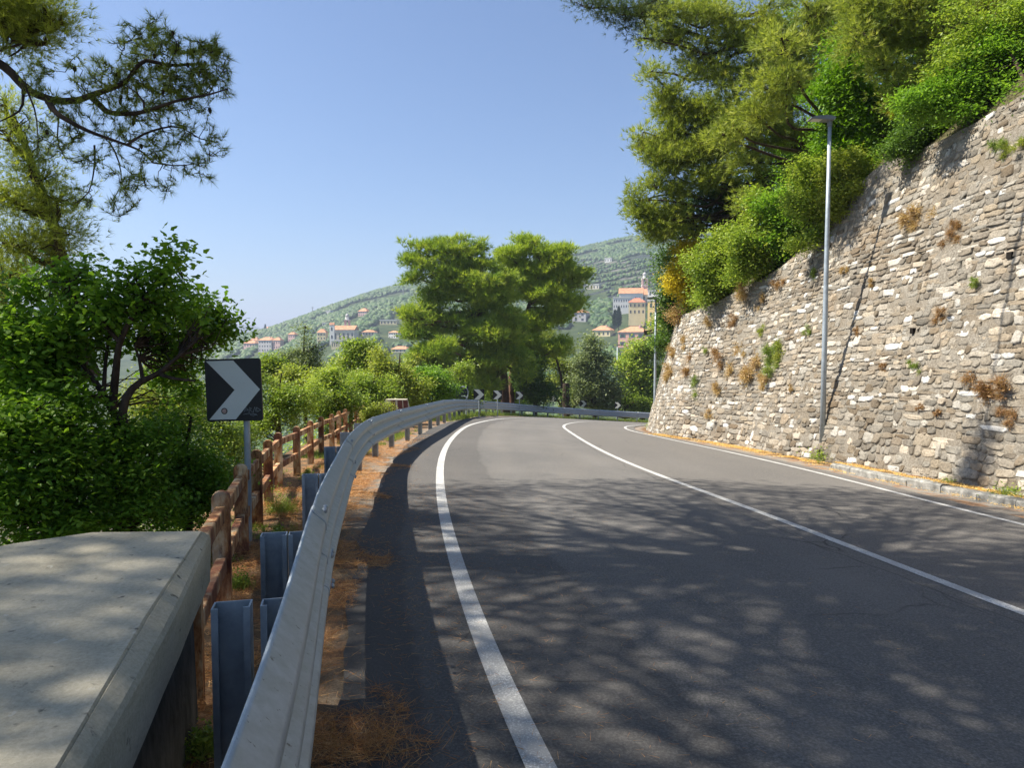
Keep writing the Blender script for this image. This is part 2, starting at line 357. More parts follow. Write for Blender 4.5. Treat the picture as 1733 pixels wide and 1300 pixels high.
def resamp(P, n):
    L = np.r_[0, np.cumsum(np.linalg.norm(np.diff(P, axis=0), axis=1))]; s = np.linspace(0, L[-1], n)
    return np.stack([np.interp(s, L, P[:, k]) for k in range(P.shape[1])], 1)
def ribbon(name, A, B, nu, dz, mt, kind='structure', us=None, zf=None):
    n = len(A); t = np.linspace(0, 1, nu)[None, :, None]
    G = A[:, None] * (1 - t) + B[:, None] * t
    z = zc(G[..., 0], G[..., 1]) + dz
    if zf is not None: z = z + zf(G[..., 0], G[..., 1], np.broadcast_to(t[..., 0], z.shape))
    V = np.concatenate([G, z[..., None]], -1).reshape(-1, 3)
    i = np.arange(n - 1)[:, None] * nu; j = np.arange(nu - 1)[None]
    Fc = np.stack([i + j, i + j + 1, i + nu + j + 1, i + nu + j], -1).reshape(-1, 4)
    w = np.linalg.norm(B - A, axis=1)[:, None] * np.linspace(0, 1, nu)[None]
    if us is not None: w = np.broadcast_to(us[None], w.shape)
    o = mk(name, V, Fc, mt, attrs=[('u', 'POINT', w.ravel())]); o['kind'] = kind; return o
n = 420
LLr = resamp(LLc, n)
AE = offs(LLr, -.9 + .05 * vnoise(np.arange(n) * .25, np.zeros(n), 1.0) + .03 * vnoise(np.arange(n) * 1.1, np.zeros(n), .5, 3) - .25 * np.clip((LLr[:, 1] - 9) / 20, 0, 1))
RE = offs(resamp(RLc, n), .42)
ribbon('road', AE, RE, 26, 0.0, M['asphalt'])
def line(name, Cv, w):
    r = resamp(Cv, 520); ribbon(name, offs(r, -w / 2), offs(r, w / 2), 3, .005, M['line'])
line('road_marking', LLc, .135); line('road_marking', CLc, .125); line('road_marking', RLc, .115)
RAr = resamp(RAIL, n)
# verge: from under the asphalt out past the fence, u runs 0 (outer) to 1 (asphalt)
RAc = RAr[(RAr[:, 1] > -6)]
dout = np.interp(RAc[:, 1], [-10, 5, 12, 20, 30, 60, 75], [1.7, 1.6, 1.9, 2.9, 2.5, 2.0, 2.0])
ribbon('verge', offs(RAc, -dout), offs(RAc, 2.2), 18, -.03, M['verge'], us=np.linspace(0, 1, 18) ** .8,
       zf=lambda x, y, t: .035 * vnoise(x, y, .5) * (t < .5) + .01 * vnoise(x, y, .15))
# right shoulder / ledge at the wall foot
WBr = resamp(WB, 500)
ribbon('shoulder', offs(WBr, -1.1), offs(WBr, .5), 6, -.02, M['verge'], us=np.full(6, .3) * 0 + np.array([.6, .6, .7, .5, .5, .5]))
# signed distance outside the rail (positive = valley side)
_RP = resamp(np.vstack([[(14, -60)], [(4, -20)], RAIL, [(90, 74)], [(200, 76)]]), 500)
_RN = normals2(_RP)
def raildist(x, y):
    x = np.asarray(x, float).ravel(); y = np.asarray(y, float).ravel(); out = np.empty_like(x); idx = np.empty(len(x), int)
    for a in range(0, len(x), 20000):
        D = (x[a:a + 20000, None] - _RP[None, :, 0]) ** 2 + (y[a:a + 20000, None] - _RP[None, :, 1]) ** 2
        k = D.argmin(1); idx[a:a + 20000] = k
        s = (x[a:a + 20000] - _RP[k, 0]) * _RN[k, 0] + (y[a:a + 20000] - _RP[k, 1]) * _RN[k, 1]
        out[a:a + 20000] = np.sqrt(D[np.arange(len(k)), k]) * -np.sign(s)
    return out, idx
def gz(x, y):
    """terrain height"""
    sh = np.shape(x); x = np.asarray(x, float).ravel(); y = np.asarray(y, float).ravel()
    d, k = raildist(x, y)
    fl = np.interp(_RP[k, 1], [-10, 5, 12, 20, 30, 60, 75], [1.5, 1.4, 1.7, 2.7, 2.4, 2.4, 2.6])
    z0 = zc(_RP[k, 0], _RP[k, 1])
    t = np.clip(d - fl, 0, None)
    fall = 48 * (1 - np.exp(-t / 62)) + np.clip(t, 0, 3) * .12
    z = np.where(d > fl, z0 - fall + .25 * vnoise(x, y, 2.5) * np.clip(t, 0, 1), zc(x, y))
    return (z - .09).reshape(sh)
def graded(a, b, fine_, m):
    # symmetric-ish graded axis: fine step near 0
    out = [0.0]; s = fine_
    while out[-1] < b: out.append(out[-1] + s); s *= m if out[-1] > 22 else 1.0
    neg = [0.0]; s = fine_
    while neg[-1] > a: neg.append(neg[-1] - s); s *= m if neg[-1] < -22 else 1.0
    return np.array(sorted(set(neg + out)))
gx = graded(-2500, 2500, .45, 1.09); gy = np.r_[np.arange(-40, 75, .5), 75 + np.cumsum(.5 * 1.07 ** np.arange(74))]
gy = gy[gy < 3500]
GX, GY = np.meshgrid(gx, gy); GZ = gz(GX, GY)
nx = len(gx)
i = np.arange(len(gy) - 1)[:, None] * nx; j = np.arange(nx - 1)[None]
o = mk('terrain', np.stack([GX, GY, GZ], -1).reshape(-1, 3), np.stack([i + j, i + j + 1, i + nx + j + 1, i + nx + j], -1).reshape(-1, 4), M['ground'], smooth=True); o['kind'] = 'structure'

# ------------------------------------------------------------------ stone retaining wall
BAT = .25
WT = np.array([(900, 545), (1130, 538), (1165, 530), (1205, 515), (1250, 492), (1330, 450), (1400, 375), (1440, 330), (1465, 285), (1580, 245), (1640, 215), (1733, 160), (1900, 60), (2100, -80), (2600, -420)], float)
WN = normals2(WB)                   # points to the hill side
Ls = np.r_[0, np.cumsum(np.linalg.norm(np.diff(WB, axis=0), axis=1))]
WZ = zc(WB[:, 0], WB[:, 1]) - .05
WH = np.zeros(len(WB))
for k in range(len(WB)):
    b = np.array([*WB[k], WZ[k]]); nn_ = np.array([*WN[k] * BAT, 1.0])
    if WB[k, 1] < 2.5: WH[k] = np.nan; continue
    if WB[k, 1] > 31: WH[k] = np.nan; continue
    lo, hi = .5, 9.0
    for _ in range(30):
        md = (lo + hi) / 2; p = proj(b + nn_ * md)
        if p[1] > np.interp(p[0], WT[:, 0], WT[:, 1]): lo = md
        else: hi = md
    WH[k] = md
ok = ~np.isnan(WH)
WH = np.interp(Ls, Ls[ok], WH[ok]); WH[WB[:, 1] > 31] = np.interp(WB[WB[:, 1] > 31, 1], [31, 45, 58], [WH[ok][-1], 3.6, 3.2])
WH = np.convolve(np.pad(WH, 4, mode='edge'), np.ones(9) / 9, 'valid')
SE = Ls[np.argmax(WB[:, 1] > 44)]   # stones up to here
def wallp(s, h, out=0.0):
    s = np.asarray(s, float); h = np.asarray(h, float); out = np.asarray(out, float)
    bx = np.interp(s, Ls, WB[:, 0]); by = np.interp(s, Ls, WB[:, 1]); bz = np.interp(s, Ls, WZ)
    nx_ = np.interp(s, Ls, WN[:, 0]); ny_ = np.interp(s, Ls, WN[:, 1])
    k = BAT * h - out * .97
    return np.stack([bx + nx_ * k, by + ny_ * k, bz + h + out * .24], -1)
def wall_at(px, py):
    r = ray(px, py); d = np.arange(5, 34, .03); P = CAM + r[None] * d[:, None]
    for p in P:
        k = ((WB - p[:2]) ** 2).sum(1).argmin(); hh = p[2] - WZ[k]
        if hh > 0 and (p[:2] - WB[k]) @ WN[k] > BAT * hh - .03: return p, WN[k]
    return P[-1], WN[k]
wall = thing('stone_retaining_wall', (*WB[len(WB) // 3], WZ[len(WB) // 3]), 'high battered retaining wall of grey and buff rubble stone along the right side of the road', 'wall')
S = np.arange(0, Ls[-1], .12); NH = 60
HT = np.interp(S, Ls, WH); tt = np.linspace(0, 1, NH)
SG = np.repeat(S[:, None], NH, 1); HG = HT[:, None] * tt[None]
outn = .010 * vnoise(SG, HG, .35) + .016 * vnoise(SG, HG, 1.1, 8) - .006 + .010 * vnoise(SG, HG, .1, 2)
V = wallp(SG, HG, outn).reshape(-1, 3)
i = np.arange(len(S) - 1)[:, None] * NH; j = np.arange(NH - 1)[None]
Fc = np.stack([i + j, i + NH + j, i + NH + j + 1, i + j + 1], -1).reshape(-1, 4)
mk('mortar_face', V, Fc, M['mortar'], wall, smooth=True)
# stones: rows of irregular blocks
VS, FS, AV = [], [], []; nb = 0
rs = np.random.default_rng(3)
h = .02
s_start = Ls[np.argmax(WB[:, 1] > 3)]
K = 10; ang0 = np.arange(K) * 2 * np.pi / K + np.pi / K
while h < 9:
    near = 1.0
    rh = rs.uniform(.085, .165) if h > .6 else rs.uniform(.13, .22)
    s = s_start + rs.uniform(-.3, 0)
    while s < SE:
        wv_ = float(np.clip(rs.lognormal(-1.45, .50), .09, .65)); tall = 1.0
        r_ = rs.random()
        if r_ < .07: tall = 1.7
        elif r_ < .20: tall = .70
        cs = s + wv_ / 2; ch = h + rh * tall / 2 + .10 * float(vnoise(cs, h, 1.5, 5)) + .03 * float(vnoise(cs, h, .5, 6)) + rs.normal(0, .012)
        if ch + rh * .4 < np.interp(cs, Ls, WH) and rs.random() > .04:
            a = wv_ / 2 - rs.uniform(.001, .007); b = rh * tall / 2 - rs.uniform(.000, .005)
            ex = rs.uniform(.22, .8); ang = ang0 + rs.normal(0, .13, K)
            ca, sa = np.cos(ang), np.sin(ang)
            rx = np.sign(ca) * np.abs(ca) ** ex; ry = np.sign(sa) * np.abs(sa) ** ex
            jx = 1 + rs.normal(0, .08, K); jy = 1 + rs.normal(0, .14, K)
            sk = rs.normal(0, .22); tp = rs.normal(0, .10)
            ou = rx * a * jx * (1 + tp * ry) + sk * ry * b; ov = ry * b * jy + rs.normal(0, .05) * rx * a * .6
            dep = rs.uniform(.0, .020) + (.008 if tall > 1.3 else 0)
            tilt = rs.normal(0, .06, 2)
            sS = np.r_[cs + ou, cs + ou * .95, cs + ou * .70, cs]
            hH = np.r_[ch + ov, ch + ov * .93, ch + ov * .66, ch]
            oO = np.r_[np.full(K, -.03), dep * .88 + tilt[0] * ou + tilt[1] * ov + rs.normal(0, .005, K), dep + tilt[0] * ou * .6 + tilt[1] * ov * .6 + rs.normal(0, .007, K), dep + rs.normal(0, .006)]
            VS.append(wallp(sS, hH, oO))
            i0 = np.arange(K); i1 = (i0 + 1) % K
            q1 = np.stack([i0, i1, K + i1, K + i0], 1); q2 = q1 + K
            q3 = np.stack([2 * K + i0, 2 * K + i1, np.full(K, 3 * K), np.full(K, 3 * K)], 1)
            FS.append((q1 + nb, q2 + nb, q3[:, :3] + nb))
            vv = float(np.clip(.22 * float(vnoise(cs, ch, 1.8, 12)) + rs.beta(2.2, 2.8) if rs.random() > .09 else rs.uniform(.74, .95), 0, .95))
            AV.append(vv); nb += 3 * K + 1
        s += wv_
    h += rh
Q = [np.concatenate([f[0], f[1]]) for f in FS]; T3 = [f[2] for f in FS]
me = bpy.data.meshes.new('stones'); VS = np.concatenate(VS) - wloc(wall); Qa = np.concatenate(Q); Ta = np.concatenate(T3)
me.vertices.add(len(VS)); me.vertices.foreach_set('co', VS.astype(np.float32).ravel())
me.loops.add(Qa.size + Ta.size); me.loops.foreach_set('vertex_index', np.r_[Qa.ravel(), Ta.ravel()].astype(np.int32))
me.polygons.add(len(Qa) + len(Ta)); me.polygons.foreach_set('loop_start', np.r_[np.arange(len(Qa)) * 4, Qa.size + np.arange(len(Ta)) * 3].astype(np.int32))
me.update(calc_edges=True); me.materials.append(M['stone'])
a_ = me.attributes.new('v', 'FLOAT', 'FACE'); AV = np.array(AV)
a_.data.foreach_set('value', np.r_[np.repeat(AV, 2 * K), np.repeat(AV, K)].astype(np.float32))
so = bpy.data.objects.new('stones', me); C.objects.link(so); so.parent = wall
for hx_, hy_ in ((1710, 432), (1262, 640), (1545, 560)):
    p_, n_w = wall_at(hx_, hy_); mb = MB(); t_w = np.array([n_w[1], -n_w[0], 0]); o_w = -np.array([n_w[0], n_w[1], 0])
    V = [p_ + t_w * a * .055 + np.array([0, 0, b * .06]) + o_w * c for c in (.035, -.05) for a, b in ((-1, -1), (1, -1), (1, 1), (-1, 1))]
    mb.add(V, [(0, 1, 2, 3), (0, 4, 5, 1), (1, 5, 6, 2), (2, 6, 7, 3), (3, 7, 4, 0)]); mb.build('drain_hole', M['dark'], wall)
# hillside above the wall
kk = np.arange(0, len(WB), 4); off = np.array([0, .25, .6, 1.2, 2, 3, 4.5, 6.5, 9, 12, 16, 22, 30])
def hillside(s, w):
    h = np.interp(s, Ls, WH); p = wallp(s, h); nx_ = np.interp(s, Ls, WN[:, 0]); ny_ = np.interp(s, Ls, WN[:, 1])
    x = p[..., 0] + nx_ * w; y = p[..., 1] + ny_ * w
    lim = np.interp(s, Ls, np.interp(WB[:, 1], [0, 20, 30, 40], [1.0, 1.0, .8, .35]))
    return np.stack([x, y, p[..., 2] - .05 + lim * w * (w > 0) + .25 * vnoise(x, y, 2.0) * np.clip(w - .3, 0, 1)], -1)
SGr, OFF = np.meshgrid(Ls[kk], off, indexing='ij')
V = hillside(SGr, OFF); no = len(off)
i = np.arange(len(kk) - 1)[:, None] * no; j = np.arange(no - 1)[None]
o = mk('hillside', V.reshape(-1, 3), np.stack([i + j, i + no + j, i + no + j + 1, i + j + 1], -1).reshape(-1, 4), M['ground']); o['kind'] = 'structure'
# kerb stones by the wall (near part only)
kerb = thing('kerb', (7.2, 9.5, float(zc(7.2, 9.5))), 'low weathered concrete kerb below the stone wall at the right edge of the road', 'kerb')
KS = Ls[np.argmax(WB[:, 1] > 4.0)]; KE = Ls[np.argmax(WB[:, 1] > 15.5)]; s = KS
kmb = MB()
while s < KE:
    l = rs.uniform(.75, 1.0); pr = []
    hh = .135 + rs.normal(0, .008)
    for q_ in np.linspace(s + .006, min(s + l, KE) - .006, 4):
        p = np.array([np.interp(q_, Ls, WB[:, 0]), np.interp(q_, Ls, WB[:, 1])]); nn_ = np.array([np.interp(q_, Ls, WN[:, 0]), np.interp(q_, Ls, WN[:, 1])])
        z = float(zc(*p)); ring = []
        for (o_, zz_) in ((-.52, -.08), (-.52, hh - .03), (-.49, hh), (-.33, hh + .005), (-.32, -.08)):
            a = p + nn_ * (o_ + rs.normal(0, .004)); ring.append((a[0], a[1], z + zz_ + rs.normal(0, .003)))
        pr.append(ring)
    V = sum(pr, []); Fk = []
    for a in range(3):
        for b in range(5): Fk.append((a * 5 + b, a * 5 + (b + 1) % 5, a * 5 + 5 + (b + 1) % 5, a * 5 + 5 + b))
    Fk += [(0, 1, 2, 3, 4), (15, 16, 17, 18, 19)]
    kmb.add(V, Fk); s += l
kmb.build('kerb_stones', M['kerb'], kerb)
m_ = (WBr[:, 1] > 3.6) & (WBr[:, 1] < 15.5)
lg = ribbon('ledge_soil', offs(WBr, -.34)[m_], offs(WBr, .12)[m_], 5, .10, M['verge'], us=np.array([.4, .4, .4, .4, .4]), zf=lambda x, y, t: .03 * t + .02 * vnoise(x, y, .2))

# ------------------------------------------------------------------ guardrail
rL = np.r_[0, np.cumsum(np.linalg.norm(np.diff(RAIL, axis=0), axis=1))]
def rp(s, out, z):
    """point beside the rail line: out = metres towards the road, z above the ground"""
    s = np.asarray(s, float); x = np.interp(s, rL, RAIL[:, 0]); y = np.interp(s, rL, RAIL[:, 1])
    e = .05; dx = np.interp(s + e, rL, RAIL[:, 0]) - np.interp(s - e, rL, RAIL[:, 0]); dy = np.interp(s + e, rL, RAIL[:, 1]) - np.interp(s - e, rL, RAIL[:, 1])
    L = np.hypot(dx, dy); nx_, ny_ = dy / L, -dx / L
    return np.stack([x + nx_ * out, y + ny_ * out, zc(x, y) + z], -1)
def s_at_y(y): return float(np.interp(y, RAIL[:-60, 1], rL[:-60]))
prof = []
for w_, (top, amp) in enumerate(((.0, .072), (.20, .078), (.375, .084))):
    hgt = .165
    for a, b in ((0, 0), (.08, .1), (.36, .93), (.44, 1.0), (.62, 1.0), (.70, .93), (.92, .10), (1.0, 0)):
        prof.append((b * amp, -(top + a * (.19 if w_ == 0 else hgt))))
prof = [(-.006, -.018), (-.005, -.003)] + prof + [(-.01, prof[-1][1] - .012)]
prof = np.array(prof); NPf = len(prof)
RTOP = .925
rail = thing('guardrail', rp(s_at_y(5), 0, 0), 'long curved galvanised steel guardrail with three ridges following the left edge of the bend', 'guardrail')
J0 = s_at_y(3.95); s0 = J0 - 4.5 * 1 - .01
s = s0 - 1.8
first = True
segs = [(s_at_y(-1.6), J0 - .0)]
while segs[-1][1] < rL[-1] - 5: segs.append((segs[-1][1], segs[-1][1] + 4.5))
for k, (a, b) in enumerate(segs):
    lap = .16
    ss = np.arange(a - (lap if k else 0), b + .001, .15)
    if ss[-1] < b - .01: ss = np.r_[ss, b]
    grow = np.where(ss < a + .16, .004, 0.0)[:, None]
    G = rp(np.repeat(ss[:, None], NPf, 1), prof[None, :, 0] + grow + .004 * 0, RTOP + prof[None, :, 1] + grow * .8)
    Gb = rp(np.repeat(ss[:, None], NPf, 1), prof[None, :, 0] + grow - .004, RTOP + prof[None, :, 1] + grow * .8 - .003)
    V = np.concatenate([G.reshape(-1, 3), Gb.reshape(-1, 3)])
    i = np.arange(len(ss) - 1)[:, None] * NPf; j = np.arange(NPf - 1)[None]
    f1 = np.stack([i + j, i + NPf + j, i + NPf + j + 1, i + j + 1], -1).reshape(-1, 4); nv = len(ss) * NPf
    jj = np.arange(NPf - 1); ii = np.arange(len(ss) - 1) * NPf; e0 = (len(ss) - 1) * NPf
    caps = np.concatenate([np.stack([jj, jj + 1, nv + jj + 1, nv + jj], 1), np.stack([e0 + jj, nv + e0 + jj, nv + e0 + jj + 1, e0 + jj + 1], 1),
                           np.stack([ii, nv + ii, nv + ii + NPf, ii + NPf], 1), np.stack([ii + NPf - 1, ii + 2 * NPf - 1, nv + ii + 2 * NPf - 1, nv + ii + NPf - 1], 1)])
    mk('beam', V, np.concatenate([f1, f1[:, ::-1] + nv, caps]), M['galv'], rail)
    # bolts at the joint
    if k and a < s_at_y(50):
        for ds in (-.04, .05):
            for w_, zb in ((0, -.03), (1, -.285), (2, -.46)):
                o_ = .055 if w_ == 0 else .090
                mb = MB()
                c0 = rp(a + ds, o_ + .004, RTOP + zb); c1 = rp(a + ds, o_ + .020, RTOP + zb + (.010 if w_ == 0 else 0))
                mb.tube([c0, (c0 + c1) / 2, c1], [.017, .016, .008], 8)
                mb.build('bolt', M['gpost'], rail)
def cchan(mb, s, o0, w, d, z0, z1, lip=.022, t=.006, open_dir=-1):
    """lipped C channel: web across the road direction, opening to the viewer"""
    c = rp(s, o0, 0); e = rp(s + .02, o0, 0); T = (e - c); T[2] = 0; T /= np.linalg.norm(T); N = np.array([T[1], -T[0], 0])
    # outline of C in (u along N, v along T)
    P = [(-w / 2, 0), (w / 2, 0), (w / 2, -d), (w / 2 - lip, -d), (w / 2 - lip, -d + t), (w / 2 - t, -d + t), (w / 2 - t, -t), (-w / 2 + t, -t), (-w / 2 + t, -d + t), (-w / 2 + lip, -d + t), (-w / 2 + lip, -d), (-w / 2, -d)]
    zg = c[2]
    V = [tuple(c[:2] + N[:2] * u_ + T[:2] * v_) + (zg + z0,) for u_, v_ in P] + [tuple(c[:2] + N[:2] * u_ + T[:2] * v_) + (zg + z1,) for u_, v_ in P]
    n_ = len(P); quads = [(0, 1, 6, 7), (1, 2, 5, 6), (2, 3, 4, 5), (0, 7, 8, 11), (8, 9, 10, 11)]
    mb.add(V, [(i_, (i_ + 1) % n_, n_ + (i_ + 1) % n_, n_ + i_) for i_ in range(n_)] + quads + [tuple(n_ + x for x in q_) for q_ in quads])
posty = [2.47, 3.56, 5.75, 8.05, 10.35, 12.66, 15]
ps = [s_at_y(y) for y in posty]
while ps[-1] < rL[-1] - 6: ps.append(ps[-1] + 2.25)
for k, s in enumerate(ps):
    mb = MB(); cchan(mb, s, -.165 if s > ps[0] else -.19, .125, .075, -.1, .865); mb.build('post', M['gpost'], rail)
    mb = MB(); cchan(mb, s, -.045, .10, .07, .36, .863); mb.build('spacer', M['gpost'], rail)

# ------------------------------------------------------------------ rusty fence
def fence(name, label, pts, h, rl=True, tilt=0.0):
    b0 = np.array([*pts[0], float(zc(*pts[0]))])
    root = thing(name, b0, label, 'fence', 'rusty fences beside the guardrail')
    P = [np.array([x, y, float(zc(x, y)) - .02]) for x, y in pts]
    for k, p in enumerate(P):
        d = (P[min(k + 1, len(P) - 1)] - P[max(k - 1, 0)])[:2]; d /= np.linalg.norm(d); n_ = np.array([d[1], -d[0]])
        prof_ = [(-.058, -.1), (.058, -.1), (.058, h - .045)] + [(.058 * math.cos(a), h - .045 + .045 * math.sin(a)) for a in np.linspace(.35, math.pi - .35, 6)] + [(-.058, h - .045)]
        V = []
        for t_ in (-.038, .038):
            for u_, z_ in prof_: V.append((p[0] + n_[0] * u_ + d[0] * t_, p[1] + n_[1] * u_ + d[1] * t_, p[2] + z_))
        m = len(prof_); mb = MB(); mb.add(V, [tuple(range(m)), tuple(range(m, 2 * m))[::-1]] + [(a, (a + 1) % m, m + (a + 1) % m, m + a) for a in range(m)])
        # raised rim over the rounded head
        o_ = mb.build('post', M['rust'], root)
        if k + 1 < len(P):
            q_ = P[k + 1]
            for zt in (h - .10, h - .46):
                dd = (q_ - p); L = np.linalg.norm(dd[:2]); dv = dd / L
                a0 = p + dv * .05; a1 = q_ - dv * .05; V = []
                for a in (a0, a1):
                    for u_, z_ in ((-.034, zt - .095), (.034, zt - .095), (.034, zt - .006), (.028, zt), (-.028, zt), (-.034, zt - .006)): V.append((a[0] + n_[0] * u_, a[1] + n_[1] * u_, a[2] + z_))
                mb = MB(); mb.add(V, [(0, 1, 2, 3, 4, 5), (6, 7, 8, 9, 10, 11)] + [(a, (a + 1) % 6, 6 + (a + 1) % 6, 6 + a) for a in range(6)])
                mb.build('rail', M['rust'], root)
    return root
def fp(px, pyb): return tuple(hit(px, pyb)[:2])
fpts = [fp(325, 1185), fp(378, 1031), fp(410, 936), fp(436, 885), fp(455, 850), fp(472, 824), fp(503, 802), fp(526, 783), fp(544, 768), fp(562, 759), fp(574, 749), fp(585, 742), fp(594, 735), fp(602, 729), fp(609, 724), fp(616, 720)]
fence('rusty_fence', 'weathered rust stained post and rail fence running from the concrete pillar behind the guardrail', fpts, .85)
fpts2 = [fp(684, 707), fp(690, 705), fp(696, 703), fp(702, 701)]
f2 = fence('rusty_fence', 'short rusty fence piece beyond the striped concrete block behind the guardrail', fpts2, .85)
# concrete block with red brown stripes
p = hit(672, 722); blk = thing('concrete_block', (p[0], p[1], zc(p[0], p[1])), 'tapered grey concrete block with red brown stripes on its face behind the guardrail', 'block')
mb = MB(); w0, w1 = .62, .36; hh = .98
mb.add([(-w0, -.25, -.2), (w0, -.25, -.2), (w0, .25, -.2), (-w0, .25, -.2), (-w1 - .02, -.19, hh), (w1, -.19, hh), (w1, .19, hh), (-w1 - .02, .19, hh)], [(0, 3, 2, 1), (4, 5, 6, 7), (0, 1, 5, 4), (1, 2, 6, 5), (2, 3, 7, 6), (3, 0, 4, 7)])
mb.build('block_body', M['concrete'], blk, local=True)
M['redbrown'] = plain('red_brown_paint', (.13, .05, .04), .8, .2, var=.3, scale=8)
mb = MB()
for x0 in (-.14, .10, .30):
    mb.add([(x0, -.232, .12), (x0 + .17, -.232, .12), (x0 + .12, -.197, .95), (x0 - .05, -.197, .95)], [(0, 1, 2, 3)])
mb.build('stripes', M['redbrown'], blk, local=True)

# ------------------------------------------------------------------ concrete pillar at the left
pil = thing('concrete_pillar', (-2.2, 2.2, 0), 'broad concrete pillar with a worn bevelled cap in the lower left corner', 'pillar')
ZT = .78
def cp(px, py, z):
    r = ray(px, py); t = (z - 1.65) / r[2]; return CAM + r * t
A_ = cp(346, 897, ZT); B_ = cp(105, 1300, ZT); Dl = cp(25, 918, ZT); 
dv = (B_ - A_); B_ = A_ + dv * 1.7
El = Dl + dv * 1.7 + np.array([-.5, 0, 0]); Dl2 = Dl + (Dl - A_) * .35
Al = cp(160, 899, ZT + .0) 
top = [A_, B_, El, Dl2 + dv * .12, Dl, Al]
nrm = np.array([dv[1], -dv[0], 0]); nrm /= -np.linalg.norm(nrm)
if nrm[0] < 0: nrm = -nrm
fwd = -dv / np.linalg.norm(dv)
cen = sum(top) / len(top)
N_ = 40
def ring(poly, off_, z, wob=0.0):
    out = []
    c2_ = cen[:2]
    n_ = len(poly)
    for k in range(n_):
        a = poly[k][:2]; b = poly[(k + 1) % n_][:2]
        for t in np.linspace(0, 1, 12, endpoint=False):
            p_ = a + (b - a) * t; d_ = p_ - c2_; L = np.linalg.norm(d_)
            p_ = p_ + d_ / L * off_
            w = wob * float(vnoise(p_[0] * 9, p_[1] * 9, 1.0)) + wob * .6 * float(vnoise(p_[0] * 31, p_[1] * 31, 1.0, 2))
            out.append((p_[0] + w * d_[0] / L, p_[1] + w * d_[1] / L, z + w * .5))
    return out
rings = [ring(top, -.02, ZT - .27, .004), ring(top, .035, ZT - .255, .012), ring(top, .045, ZT - .10, .006), ring(top, .045, ZT - .055, .003), ring(top, .035, ZT - .036, .003), ring(top, -.012, ZT - .006, .002), ring(top, -.018, ZT - .010, .0), ring(top, -.024, ZT, .0), ring(top, -.5, ZT + .012, 0)]
m = len(rings[0]); V = sum(rings, []); Fk = []
for a in range(len(rings) - 1):
    for b in range(m): Fk.append((a * m + b, a * m + (b + 1) % m, (a + 1) * m + (b + 1) % m, (a + 1) * m + b))
Fk.append(tuple(range(m))); Fk.append(tuple(range((len(rings) - 1) * m, len(rings) * m)))
mb = MB(); mb.add(V, Fk); mb.build('cap', M['concrete'], pil)
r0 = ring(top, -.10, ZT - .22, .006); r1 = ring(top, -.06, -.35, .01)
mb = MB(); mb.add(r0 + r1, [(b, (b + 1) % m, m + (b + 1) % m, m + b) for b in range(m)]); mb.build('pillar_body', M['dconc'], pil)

# ------------------------------------------------------------------ signs
def chev(mb2, mb1, w, h, right=True, y=-.012):
    # black plate with rounded corners, white-grey chevron pointing right
    r = .03 * w / .6; cs = []
    for cx, cy, a0 in ((w / 2 - r, h / 2 - r, 0), (-w / 2 + r, h / 2 - r, 90), (-w / 2 + r, -h / 2 + r, 180), (w / 2 - r, -h / 2 + r, 270)):
        for a in (0, 30, 60, 90): t = math.radians(a0 + a); cs.append((cx + r * math.cos(t), cy + r * math.sin(t)))
    mb1.prism(cs, 'y', -.010, .010)
    X = lambda u: -w / 2 + u * w
    Z = lambda u: -h / 2 + u * h
    pts = [(X(.03), Z(.97)), (X(.52), Z(.97)), (X(.975), Z(.50)), (X(.52), Z(.03)), (X(.04), Z(.03)), (X(.52), Z(.50))]
    mb2.add([(a, y, b) for a, b in pts], [(0, 1, 2, 5), (5, 2, 3, 4)])
